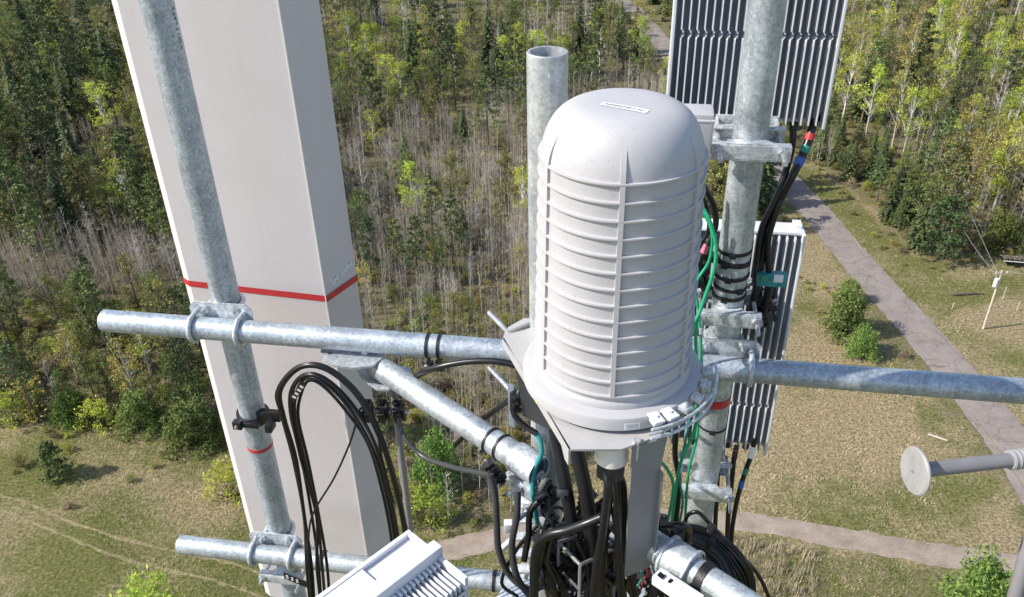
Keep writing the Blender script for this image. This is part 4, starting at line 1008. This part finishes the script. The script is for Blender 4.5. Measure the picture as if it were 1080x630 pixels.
def pine(seed, h, R_, zlo=.25, nb=46):
    r = random.Random(seed); t, pts = trunk_mb(h, .013 * h + .03, r, .015); c = MB()
    for i in range(nb):
        f = zlo + (1 - zlo) * (i + r.random()) / nb; a = r.uniform(0, 6.28); rr = R_ * ((1 - f) ** .6 * .95 + .12) * r.uniform(.55, 1.15)
        tip = at_h(pts, f) + Vector((math.cos(a) * rr, math.sin(a) * rr, .18 * rr)); twig(t, at_h(pts, f - .02), tip, .035, r)
        for g in (.55, .8, 1.):
            cc = at_h(pts, f).lerp(tip, g)
            for k in range(11): v = rv(r) * .42; leaf(c, cc + Vector((v.x, v.y, v.z * .55)), .17 * r.uniform(.7, 1.4), r, .3)
    return t, c
def bare(seed, h, nb, leaves=0, pale=False, stems=1, spread=0, tw=.022):
    r = random.Random(seed); t = MB(); c = MB()
    for s_ in range(stems):
        base = Vector((r.uniform(-spread, spread), r.uniform(-spread, spread), 0)); hh = h * r.uniform(.72, 1.05); _, pts = trunk_mb(hh, .0055 * hh + .02, r, .03, t, base)
        for i in range(nb):
            f = r.uniform(.28, .98); a = r.uniform(0, 6.28); L = hh * .2 * (1.15 - f) * r.uniform(.5, 1.3) + .25; up = r.uniform(.6, 1.5)
            p = at_h(pts, f); q = p + Vector((math.cos(a), math.sin(a), up)).normalized() * L; twig(c, p, q, tw * .8, r)
            for k in range(3):
                g = r.uniform(.3, .95); p2 = p.lerp(q, g); q2 = p2 + (Vector((math.cos(a), math.sin(a), up)).normalized() + rv(r) * .9).normalized() * L * .45; twig(c, p2, q2, tw * .5, r)
    return t, c, leaves
def bare_leafy(seed, h, nb, nl, **k):
    t, c, _ = bare(seed, h, nb, **k); return t, c
def shrub(seed, R_, h, nl, ls, ncl=26):
    r = random.Random(seed); t = MB(); c = MB()
    for i in range(ncl):
        a = r.uniform(0, 6.28); f = r.random(); rr = R_ * math.sqrt(r.random()) * (1 - .55 * f); cc = Vector((math.cos(a) * rr, math.sin(a) * rr, h * (.12 + .85 * f)))
        twig(t, Vector((rr * .2 * math.cos(a), rr * .2 * math.sin(a), 0)), cc, .03, r); cr = R_ * .3 * r.uniform(.6, 1.2)
        for k in range(nl): v = rv(r) * cr; leaf(c, cc + v, ls * r.uniform(.6, 1.3), r, .2)
    return t, c

PROTO = {}
def proto(key, t, c, mt, mc):
    PROTO.setdefault(key, []).append((t.mesh('trunk', L_[mt]), c.mesh('crown', L_[mc])))
for i in range(3): t, c = conifer(100 + i, 11 + i, 2.1 + .25 * i); proto('spruce', t, c, 'bark', 'spruce')
for i in range(3): t, c = pine(110 + i, 11 + i, 2.6); proto('pine', t, c, 'bark', ('pine', 'pine', 'spruce')[i])
for i in range(3): t, c = broadleaf(120 + i, 9.5 + i, 1.9 + .2 * i, .35, 36, 36, .14); proto('aspen', t, c, ('birch', 'white', 'birch')[i], ('lime', 'lime', 'yellow')[i])
for i in range(3): t, c = broadleaf(130 + i, 8 + i, 2.1, .16, 42, 38, .14); proto('bushy', t, c, 'bark', ('olive', 'green', 'olive')[i])
for i in range(4): t, c, _ = bare(140 + i, 9.5 + .6 * i, 26, stems=1); proto('bare', t, c, ('birch', 'bark', 'birch', 'birch')[i], ('twig', 'twig', 'twigpale', 'twig')[i])
for i in range(2): t, c, _ = bare(150 + i, 11, 46, stems=1, tw=.034); proto('dead', t, c, 'white', 'twigpale')
for i in range(3): t, c, _ = bare(160 + i, 7.2, 19, stems=8, spread=1.7, tw=.02); proto('clump', t, c, 'birch', ('twig', 'twigpale', 'twig')[i])
for i in range(4): t, c = shrub(170 + i, 1.4, 1.9, 36, .10); proto('shrub', t, c, 'bark', ('olive', 'brown', 'lime', 'yellow')[i])
for i in range(2): t, c = shrub(180 + i, 1.5, 2.6, 75, .085, 70); proto('bright_shrub', t, c, 'bark', ('bright', 'green')[i])
t, c = pine(190, 7.0, 2.9, .05, 70); proto('blue_pine', t, c, 'bark', 'blue')
t, c = pine(195, 5.6, 1.9, .04, 80); proto('young_pine', t, c, 'bark', 'pine')
r = random.Random(5)
for nm, mm, hh, nbl in (('dry_tuft', 'dry', .22, 10), ('green_tuft', 'grass', .2, 10), ('stalk', 'reed', 1.5, 6)):
    for q in range(2):
        m = MB()
        for k in range(nbl):
            b0 = Vector((r.gauss(0, .14), r.gauss(0, .14), 0)); ln = hh * r.uniform(.5, 1.2); an = r.uniform(0, 6.28); bend = .9 if nm != 'stalk' else .18
            tp = b0 + Vector((math.cos(an) * ln * bend, math.sin(an) * ln * bend, ln * .75)); sd = Vector((-math.sin(an), math.cos(an), 0)) * (.015 if nm != 'stalk' else .022)
            md = b0.lerp(tp, .55) + Vector((0, 0, ln * .16)); m.add([b0 - sd, b0 + sd, md + sd * .8, tp, md - sd * .8], [(0, 1, 2, 4), (4, 2, 3)])
        PROTO.setdefault(nm, []).append((m.mesh(nm, L_[mm]), None))

NICE = dict(spruce=('spruce_tree', 'conifer'), pine=('pine_tree', 'pine tree'), aspen=('aspen_tree', 'tree'), bushy=('bushy_tree', 'tree'), bare=('bare_tree', 'tree'), dead=('dead_birch', 'tree'), clump=('sapling_clump', 'saplings'), shrub=('shrub', 'shrub'), bright_shrub=('shrub', 'shrub'), blue_pine=('pine_tree', 'pine tree'), young_pine=('pine_tree', 'pine tree'))
def plant(kind, var, x, y, rot, s, label, group=None, sz=1.):
    tm, cm = PROTO[kind][var % len(PROTO[kind])]; nm, cat = NICE[kind]
    e = thing(nm, label, cat, (x, y, 0), group); e.rotation_euler = (0, 0, rot); e.scale = (s, s, s * sz)
    for n_, me_ in (('trunk', tm), ('crown', cm)):
        o = bpy.data.objects.new(n_, me_); col.objects.link(o); o.parent = e
    return e
HERO = []
def hero(kind, var, u, v, s, label, sz=1., rot=0.):
    if kind in ('pine', 'spruce', 'aspen', 'bushy', 'dead'): s *= 1.3
    p = G(u, v); HERO.append((p.x, p.y, 9. if kind in ('aspen', 'blue_pine') else 3.)); return plant(kind, var, p.x, p.y, rot, s, label, None, sz)
hero('blue_pine', 0, 988, 274, 1.4, 'dense blue-green pine at the forest edge, right of the road', .95)
hero('aspen', 2, 1004, 212, 1.15, 'tall ochre-yellow tree behind the blue-green pine', 1.0)
hero('bright_shrub', 1, 888, 352, 1.9, 'green shrub left of the road, tallest of its cluster', 1.2)
hero('bright_shrub', 0, 908, 374, 1.5, 'bright green shrub at the front of the cluster left of the road', .9)
hero('bright_shrub', 1, 893, 318, 1.2, 'small green shrub at the back of the cluster left of the road', 1.0)
hero('bright_shrub', 0, 1024, 662, 2.2, 'bright green leafy bush at the bottom right below the sandy path', 1.25)
hero('shrub', 2, 165, 664, 2.3, 'yellow-green bush poking up at the bottom left', 1.2)
hero('young_pine', 0, 62, 503, .8, 'small young pine standing alone in the left field', 1.0)
hero('bright_shrub', 1, 205, 466, 2.2, 'dark green bush beside the panel antenna edge at the left', .8)
hero('shrub', 2, 243, 524, 1.8, 'yellow-green shrub close to the panel antenna edge', 1.1)
hero('shrub', 0, 22, 492, .7, 'low olive bush left of the small young pine')
hero('spruce', 0, 430, 205, .78, 'dark spruce among bare saplings, just right of the panel antenna')
hero('spruce', 1, 490, 158, .55, 'small dark spruce left of the open-topped pipe, upper one')
hero('pine', 0, 441, 300, .72, 'green pine lit from the left in the middle of the bare saplings')
hero('spruce', 2, 489, 266, .5, 'small round spruce left of the canister, lower one')
hero('spruce', 1, 437, 95, 1.0, 'tall dark spruce near the top beside the panel antenna')
hero('pine', 1, 52, 290, .9, 'sunlit pine at the left above the bare saplings')
hero('aspen', 0, 912, 148, 1.2, 'tall yellow-green aspen at the forest edge right of the upper radio')
hero('aspen', 1, 888, 128, 1.1, 'yellow-green aspen nearest the upper radio edge')
hero('aspen', 2, 940, 158, 1.1, 'yellowing aspen between the green aspen and the ochre tree')
hero('aspen', 0, 1000, 88, 1.2, 'bright green rounded tree in the upper right forest')
hero('dead', 0, 1045, 152, 1.15, 'leafless white birch in the right forest beside the ochre tree')
hero('dead', 1, 1072, 235, 1.1, 'leafless grey-white tree at the right edge above the pole')
hero('dead', 0, 470, 70, 1.2, 'white leafless birch at the top left of the canister')
hero('dead', 1, 388, 235, .9, 'white leafless birch close to the right side of the panel antenna')
hero('dead', 0, 632, 92, 1.1, 'white leafless birch at the top right above the dome')
hero('aspen', 0, 674, 72, 1.0, 'yellow-green tree beside the far road at the top')
hero('pine', 2, 40, 445, .62, 'dark green pine at the edge of the left field')
hero('shrub', 3, 42, 434, 2.2, 'ochre bush at the edge of the left field')
hero('bushy', 1, 120, 425, .62, 'rounded green tree at the forest edge under the left pipe end')
hero('bright_shrub', 0, 462, 512, 1.9, 'bright green bush under the diagonal arm', 1.2)
hero('shrub', 2, 452, 552, 1.8, 'yellow-green bush above the sandy path left of the hanging cables', 1.1)
hero('bright_shrub', 1, 1052, 262, 2., 'green bush right of the blue-green pine')
hero('shrub', 2, 12, 446, 2.0, 'yellow-green bush at the far left edge of the left field')
hero('bright_shrub', 0, 78, 446, 1.5, 'rounded green bush at the left field edge beside the ochre bush')
hero('shrub', 2, 105, 452, 1.7, 'yellow-green bush at the left field edge under the rounded tree')
hero('bright_shrub', 1, 150, 452, 1.7, 'dark rounded bush at the left field edge near the clamp')
hero('shrub', 0, 22, 400, 2.2, 'large olive bush in the left wood behind the field edge')
hero('shrub', 3, 1020, 262, 1.4, 'low yellowish bush between the blue-green pine and the green bush')

FZ = [  # planting zones: outline, mix of kinds with weights, density 0..1
    (gpoly([(-600, 262), (0, 272), (120, 262), (205, 285), (250, 310), (250, 345), (150, 325), (0, 330), (-600, 335)]), dict(bare=5, clump=5, dead=.3), 1.),
    (gpoly([(-600, 335), (0, 330), (150, 325), (300, 360), (420, 470), (340, 500), (250, 475), (110, 446), (0, 437), (-600, 430)]), dict(bushy=6, pine=3, shrub=3, spruce=.4, bare=1.5, aspen=.5), .85),
    (gpoly([(-600, -60), (150, -60), (150, 120), (180, 262), (0, 272), (-600, 262)]), dict(pine=4.5, spruce=1.2, bushy=6, bare=6, clump=1.5, aspen=1.3, dead=.6), .95),
    (gpoly([(330, 40), (430, 40), (450, 130), (420, 140), (340, 140)]), dict(aspen=2, bushy=4, clump=3, shrub=3), .9),
    (gpoly([(330, -60), (700, -60), (700, 90), (450, 110), (430, 40), (330, 40)]), dict(pine=2.3, spruce=1.3, bare=7, clump=2, dead=2.4, bushy=3, aspen=2.2), .95),
    (gpoly([(340, 140), (450, 120), (700, 90), (760, 150), (700, 250), (560, 400), (330, 400), (340, 250)]), dict(clump=10, bare=7, shrub=4, aspen=.5, bushy=.9, pine=.45, dead=.4), 1.),
    (gpoly([(330, 400), (560, 400), (640, 480), (520, 566), (420, 552), (330, 505)]), dict(clump=4, shrub=5, bare=2, bushy=1), .9),
    (gpoly([(820, 118), (880, 100), (960, 190), (990, 235), (960, 255), (905, 215), (870, 175), (830, 160)]), dict(spruce=5, pine=2, bushy=2.01), 1.),
    (gpoly([(700, -60), (1600, -60), (1600, 262), (1090, 266), (1000, 270), (980, 200), (880, 100), (760, 110)]), dict(bushy=3.5, aspen=6.5, bare=5, dead=2.6, spruce=.5, pine=1.2, shrub=1), .9),
]
rnd = random.Random(77); PL = {}
def clear(x, y):
    if inpoly(x, y, FIELD) or inpoly(x, y, VERGE) or inpoly(x, y, BRUSH): return True
    return False
def pick(mix, r):
    t = r.random() * sum(mix.values())
    for k, v in mix.items():
        t -= v
        if t <= 0: return k
    return k
y = 52.0
while y < 430:
    step = 2.0 if y < 130 else (2.6 if y < 200 else 4.2)
    x = -.70 * y - 14
    while x < .70 * y + 14:
        px, py = x + rnd.uniform(-.5, .5) * step, y + rnd.uniform(-.5, .5) * step; x += step
        if clear(px, py) or near(ROAD, px, py, 0) < (4.6 if py < 150 else 5.5) or near(PATH, px, py, 0) < 2.5: continue
        if any((px - a) ** 2 + (py - b) ** 2 < q_ for a, b, q_ in HERO): continue
        mix, den = dict(pine=2, spruce=2, bushy=3, bare=4, clump=1, aspen=1), .9
        for pol, mx_, dn_ in FZ:
            if inpoly(px, py, pol): mix, den = mx_, dn_; break
        if rnd.random() > den: continue
        # clumpy mixing
        nn = noise.noise(Vector((px * .06, py * .06, 5)))
        mix = {k: v * (1 + 1.6 * (nn if k in ('pine', 'spruce') else (-nn if k in ('aspen', 'clump', 'dead') else 0))) for k, v in mix.items()}
        mix = {k: max(.01, v) for k, v in mix.items()}
        k = pick(mix, rnd)
        if k in ('bushy', 'pine', 'spruce', 'aspen') and rnd.random() < .5: continue
        far = 1.1 if y > 200 else 1.
        s = rnd.uniform(.62, 1.05) * far
        if k in ('bushy', 'pine', 'spruce', 'aspen'): s *= (.95 if py < 105 else 1.38)
        if k in ('bare', 'clump') and py < 100: s *= .85
        if mix.get('shrub', 0) == 0 and 'bare' not in mix: s *= .5
        PL.setdefault(k, []).append((px, py, rnd.uniform(0, 6.28), s, rnd.randrange(12)))
    y += step
# understory shrubs through the wood, counted as ground cover
US = []
y = 54.
while y < 240:
    st_ = 2.6 if y < 150 else 4.
    x = -.66 * y - 8
    while x < .66 * y + 8:
        px, py = x + rnd.uniform(-1, 1), y + rnd.uniform(-1, 1); x += st_
        if clear(px, py) or near(ROAD, px, py, 0) < 4.2 or near(PATH, px, py, 0) < 1.8 or rnd.random() < .15: continue
        US.append((px, py, rnd.uniform(0, 6.28), rnd.uniform(.35, .8), rnd.choice((0, 1, 1, 1, 2, 3))))
    y += st_

for (c0, n_, sp) in (((850, 178), 10, 3.), ((880, 205), 10, 3.), ((930, 240), 10, 4.), ((975, 268), 8, 4.), ((905, 250), 6, 3.), ((838, 235), 6, 2.5), ((860, 300), 6, 2.5), ((875, 330), 6, 2.), ((1040, 262), 10, 4.), ((120, 452), 8, 4.), ((60, 448), 8, 4.), ((190, 470), 8, 3.), ((330, 520), 8, 3.), ((440, 560), 12, 3.5), ((950, 345), 6, 2.5), ((30, 560), 2, 5.)):
    c0 = G(*c0)
    for i in range(n_):
        px, py = rnd.gauss(c0.x, sp), rnd.gauss(c0.y, sp)
        if near(ROAD, px, py, 0) > 2.9 and near(PATH, px, py, 0) > 1.5: US.append((px, py, rnd.uniform(0, 6.28), rnd.uniform(.2, .5), rnd.choice((0, 1, 2, 3, 0))))
def scatter(name, key, pts, protos):
    """one object: many alike plants placed by geometry nodes"""
    me = bpy.data.meshes.new(name); me.from_pydata([(p[0], p[1], 0) for p in pts], [], [])
    for an, ty, vals in (('turn', 'FLOAT', [p[2] for p in pts]), ('size', 'FLOAT', [p[3] for p in pts]), ('variant', 'INT', [p[4] % len(protos) for p in pts])):
        a = me.attributes.new(an, ty, 'POINT'); a.data.foreach_set('value', vals)
    o = bpy.data.objects.new(name, me); col.objects.link(o)
    ng = bpy.data.node_groups.new(name, 'GeometryNodeTree')
    ng.interface.new_socket('Geometry', in_out='INPUT', socket_type='NodeSocketGeometry'); ng.interface.new_socket('Geometry', in_out='OUTPUT', socket_type='NodeSocketGeometry')
    N = ng.nodes; Lk = ng.links; gi = N.new('NodeGroupInput'); go = N.new('NodeGroupOutput'); jo = N.new('GeometryNodeJoinGeometry')
    def attr(nm_, dt):
        a = N.new('GeometryNodeInputNamedAttribute'); a.data_type = dt; a.inputs[0].default_value = nm_; return [q for q in a.outputs if q.enabled and q.name == 'Attribute'][0]
    rot = N.new('ShaderNodeCombineXYZ'); Lk.new(attr('turn', 'FLOAT'), rot.inputs[2])
    for vi, obs in enumerate(protos):
        j2 = N.new('GeometryNodeJoinGeometry')
        for ob in obs:
            oi = N.new('GeometryNodeObjectInfo'); oi.transform_space = 'ORIGINAL'; oi.inputs[0].default_value = ob; Lk.new(oi.outputs['Geometry'], j2.inputs[0])
        cp = N.new('FunctionNodeCompare'); cp.data_type = 'INT'; cp.operation = 'EQUAL'
        ins = [q for q in cp.inputs if q.enabled]; Lk.new(attr('variant', 'INT'), ins[0]); ins[1].default_value = vi
        ip = N.new('GeometryNodeInstanceOnPoints'); Lk.new(gi.outputs[0], ip.inputs['Points']); Lk.new(j2.outputs[0], ip.inputs['Instance']); Lk.new(cp.outputs[0], ip.inputs['Selection'])
        Lk.new(rot.outputs[0], ip.inputs['Rotation']); Lk.new(attr('size', 'FLOAT'), ip.inputs['Scale']); Lk.new(ip.outputs[0], jo.inputs[0])
    Lk.new(jo.outputs[0], go.inputs[0])
    md = o.modifiers.new('scatter', 'NODES'); md.node_group = ng
    o['kind'] = 'stuff'; return o

LBL = dict(spruce=('dark green spruce', 'spruces in the wood'), pine=('green pine', 'pines in the wood'), aspen=('yellow-green aspen', 'leafing aspens in the wood'),
    bushy=('bushy olive tree', 'broadleaf trees in the wood'), bare=('leafless grey-brown tree', 'leafless trees in the wood'), dead=('leafless white birch', 'white birches in the wood'), clump=('thin pale sapling clump', 'sapling clumps'), shrub=('low leafy shrub', 'shrubs among the trees'))
STUFF = dict(spruce='far_spruces', pine='far_pines', aspen='far_aspens', bushy='far_broadleaf_trees', bare='far_bare_trees', dead='far_white_birches', clump='sapling_thicket', shrub='far_shrubs')
STL = dict(spruce='dark far spruces filling the wood behind the nearer ones', pine='green far pines filling the wood behind the nearer ones', aspen='yellow-green far aspens in the wood', bushy='olive far broadleaf trees filling the wood', bare='thin leafless far trees filling the wood', dead='white far birches in the wood', clump='thicket of thin pale saplings in the wood', shrub='far shrubs between the trees')
REP = {}
for k, lst in PL.items():
    lst.sort(key=lambda p: p[0] ** 2 + p[1] ** 2)
    def inview(p):
        u, v = pix(Vector((p[0], p[1], 0))); return -40 < u < 1120 and -20 < v < 700
    vis = [p for p in lst if inview(p)][:300]; vset = set(id(p) for p in vis); rest = [p for p in lst if id(p) not in vset]
    for p in vis:
        u, v = pix(Vector((p[0], p[1], 0)))
        wh = ('left of the panel antenna' if u < 270 else 'between panel antenna and canister' if u < 560 else 'behind canister and radios' if u < 850 else 'right of the road')
        dp = ('near the clearing' if v > 330 else 'in mid wood' if v > 170 else 'far back')
        sz_ = 'tall ' if p[3] > .95 * (1.3 if k in ('bushy', 'pine', 'spruce', 'aspen') else 1) else ''
        e = plant(k, p[4], p[0], p[1], p[2], p[3], sz_ + LBL[k][0] + ', ' + wh + ', ' + dp, LBL[k][1])
        vi = p[4] % len(PROTO[k])
        if (k, vi) not in REP: REP[(k, vi)] = list(e.children)
    obs = [REP.get((k, vi)) for vi in range(len(PROTO[k]))]; ok = [vi for vi, b in enumerate(obs) if b]
    if rest and ok:
        rest = [(p[0], p[1], p[2], p[3], ok.index(p[4] % len(PROTO[k])) if (p[4] % len(PROTO[k])) in ok else 0) for p in rest]
        o = scatter(STUFF[k], k, rest, [obs[v] for v in ok]); tag(o, STL[k], 'trees')
o = scatter('undergrowth', 'shrub', US, [REP[('shrub', v)] if ('shrub', v) in REP else REP[('shrub', 0)] for v in range(4)]); tag(o, 'low leafy undergrowth on the floor of the wood', 'undergrowth')

# grass: tufts as ground cover
def tuft_src(key):
    out = []
    for i, (me_, _) in enumerate(PROTO[key]):
        o = bpy.data.objects.new(key, me_); col.objects.link(o); out.append(o)
    return out
DT, GT, SK = [], [], []
y = 37.
while y < 128:
    st_ = .36 if y < 78 else .6
    x = -.64 * y - 3
    while x < .64 * y + 3:
        px, py = x + rnd.uniform(-.5, .5) * st_, y + rnd.uniform(-.5, .5) * st_; x += st_
        f, g = zone(px, py)
        if f <= 0: continue
        if near(ROAD, px, py, 0) < 2.45 + rnd.gauss(0, .12) or near(PATH, px, py, 0) < 1.15 + rnd.gauss(0, .15): continue
        pn = noise.noise(Vector((px * .22, py * .22, 2))) + .5 * noise.noise(Vector((px * .9, py * .9, 4)))
        if pn + (g - .45) * 1.3 > .12 + rnd.gauss(0, .12): 
            if rnd.random() < .8: GT.append((px, py, rnd.uniform(0, 6.28), rnd.uniform(.5, 1.1) * (1.5 if f < .5 else 1), rnd.randrange(2)))
        elif rnd.random() < .75: DT.append((px, py, rnd.uniform(0, 6.28), rnd.uniform(.4, 1.3) * (1 + .5 * pn), rnd.randrange(2)))
    y += st_
SKZ = gpoly([(770, 566), (862, 582), (858, 650), (760, 650)])
for i in range(9000):
    if len(SK) > 420: break
    u, v = rnd.uniform(740, 880), rnd.uniform(565, 660); p = G(u, v)
    if inpoly(p.x, p.y, SKZ): SK.append((p.x, p.y, rnd.uniform(0, 6.28), rnd.uniform(.5, 1.0), rnd.randrange(2)))
for nm, key, pts, lab in (('dry_grass', 'dry_tuft', DT, 'dry straw-coloured grass covering the fields'), ('green_grass', 'green_tuft', GT, 'green grass patches in fields and verges'), ('dry_stalks', 'stalk', SK, 'pale dry stalks below the sandy path')):
    m = MB(); src = []
    for i, (me_, _) in enumerate(PROTO[key]):
        # first tufts of the cover double as the source of the rest
        o = bpy.data.objects.new('grass_tuft' if 'tuft' in key else 'stalk_tuft', me_); col.objects.link(o); p = pts.pop(); o.location = (p[0], p[1], 0); o.rotation_euler.z = p[2]; o['kind'] = 'stuff'
        tag(o, {'dry_tuft': 'dry grass tuft in the field', 'green_tuft': 'green grass tuft on the verge', 'stalk': 'pale stalk tuft below the path'}[key], 'grass', nm.replace('_', ' ') + ' tufts'); src.append([o])
    o = scatter(nm, key, pts, src); tag(o, lab, 'grass')
print('counts', {k: len(v) for k, v in PL.items()}, len(US), len(DT), len(GT), len(SK))

# ------------------------------------------------------------------ utility pole and wires
M['pole'] = plain('weathered_pole_wood', (.52, .46, .36), .8, 0, .2, 3)
pb = G(1037, 347); up_ = thing('utility_pole', 'pale wooden utility pole with a grey transformer, right of the road', 'utility pole', pb)
tp_ = Vector((pb.x, pb.y, 8.3))
MB().tube([pb, tp_], [.16, .11], 10).build('pole', M['pole'], up_)
MB().tube([tp_ + Vector((-.38, -.1, -2.1)), tp_ + Vector((-.38, -.1, -1.1))], .24, 14).build('transformer', M['label'], up_)
MB().box(tp_ + Vector((0, 0, -.35)), Vector((.75, .1, 0)), Vector((-.01, .05, 0)), UP * .05).build('crossarm', M['pole'], up_)
for k in (-.65, 0, .65): MB().tube([tp_ + Vector((k, 0, -.3)), tp_ + Vector((k, 0, -.1))], .05, 6).build('insulator', M['label'], up_)
M['wire'] = plain('aluminium_wire', (.40, .40, .40), .5, .3)
tgt = [(G(1000, 236) + UP * 7.0), (G(998, 262) + UP * 5.5)]
for k, (q, lab) in enumerate(zip(tgt, ('overhead wire from the utility pole top toward the blue-green pine, upper one', 'overhead wire from the utility pole toward the blue-green pine, lower one'))):
    a = tp_ + Vector((-.65 + k * .6, 0, -.1 - k * 1.2)); far_ = a + (q - a) * 1.25
    mid_ = (a + far_) / 2 - UP * .5
    tag(MB().tube(smoothpts([a, mid_, far_], 8), .022, 5, True).build('power_wire', M['wire']), lab, 'wire')
a = tp_ + Vector((.6, 0, -.1)); q = a + Vector((14, -6, .3)); 
tag(MB().tube(smoothpts([a, (a + q) / 2 - UP * .3, q], 6), .018, 5).build('power_wire', M['wire']), 'overhead wire from the utility pole to the right edge', 'wire')
# fence stakes near the pole
M['stake'] = plain('pale_stake_wood', (.55, .50, .40), .8)
for (u, v, h, lab) in ((1057, 316, 1.9, 'thin pale stake just right of the utility pole'), (1072, 328, 1.4, 'thin pale stake at the right edge beside the pole'), (1004, 326, 1.0, 'short pale stake left of the utility pole'), (1048, 300, 1.3, 'thin pale stake behind the utility pole')):
    b0 = G(u, v); tag(MB().tube([b0, b0 + Vector((.05, 0, h))], .05, 6).build('stake', M['stake']), lab, 'stake')
# log pile and trailer by the trees
bl = G(1022, 312)
for k, lab in enumerate(('dark log lying left of the utility pole, nearest one', 'dark log lying left of the utility pole, farther one')):
    a = bl + Vector((-2.2 + k * .6, k * .45, .16)); tag(MB().tube([a, a + Vector((3.4, .3 - k * .5, .02))], .15, 8).build('log', L_['bark']), lab, 'log')
tl = G(1068, 279)
tr = thing('flat_trailer', 'dark low trailer with a pale frame at the right forest edge', 'trailer', tl)
ax_ = Vector((1, -.22, 0)).normalized(); bx_ = Vector((.22, 1, 0)).normalized()
MB().box(tl + UP * .75, ax_ * 1.6, bx_ * .8, UP * .06, .02).build('deck', M['blackp'], tr)
for q in (-1, 1):
    MB().tube([tl + ax_ * -1.6 + bx_ * q * .8 + UP * .85, tl + ax_ * 1.6 + bx_ * q * .8 + UP * .85], .05, 6).build('side_rail', M['label'], tr)
    MB().tube([tl + ax_ * .2 + bx_ * q * .95 + UP * .32, tl + ax_ * .2 + bx_ * q * .80 + UP * .32], .32, 14).build('wheel', M['rubber'], tr)
for k in range(5): MB().box(tl + ax_ * (-1.2 + .6 * k) + UP * (.98 + .05 * (k % 2)), ax_ * .22, bx_ * .5, UP * .16, .03).build('load', L_['bark'], tr)
# pale plank on the dry field
pk = G(989, 462); tag(MB().box(pk + UP * .08, Vector((.75, -.55, .02)), Vector((.07, .09, 0)), UP * .03, .01).build('plank', M['stake']), 'pale plank lying in the dry grass beside the road', 'plank')
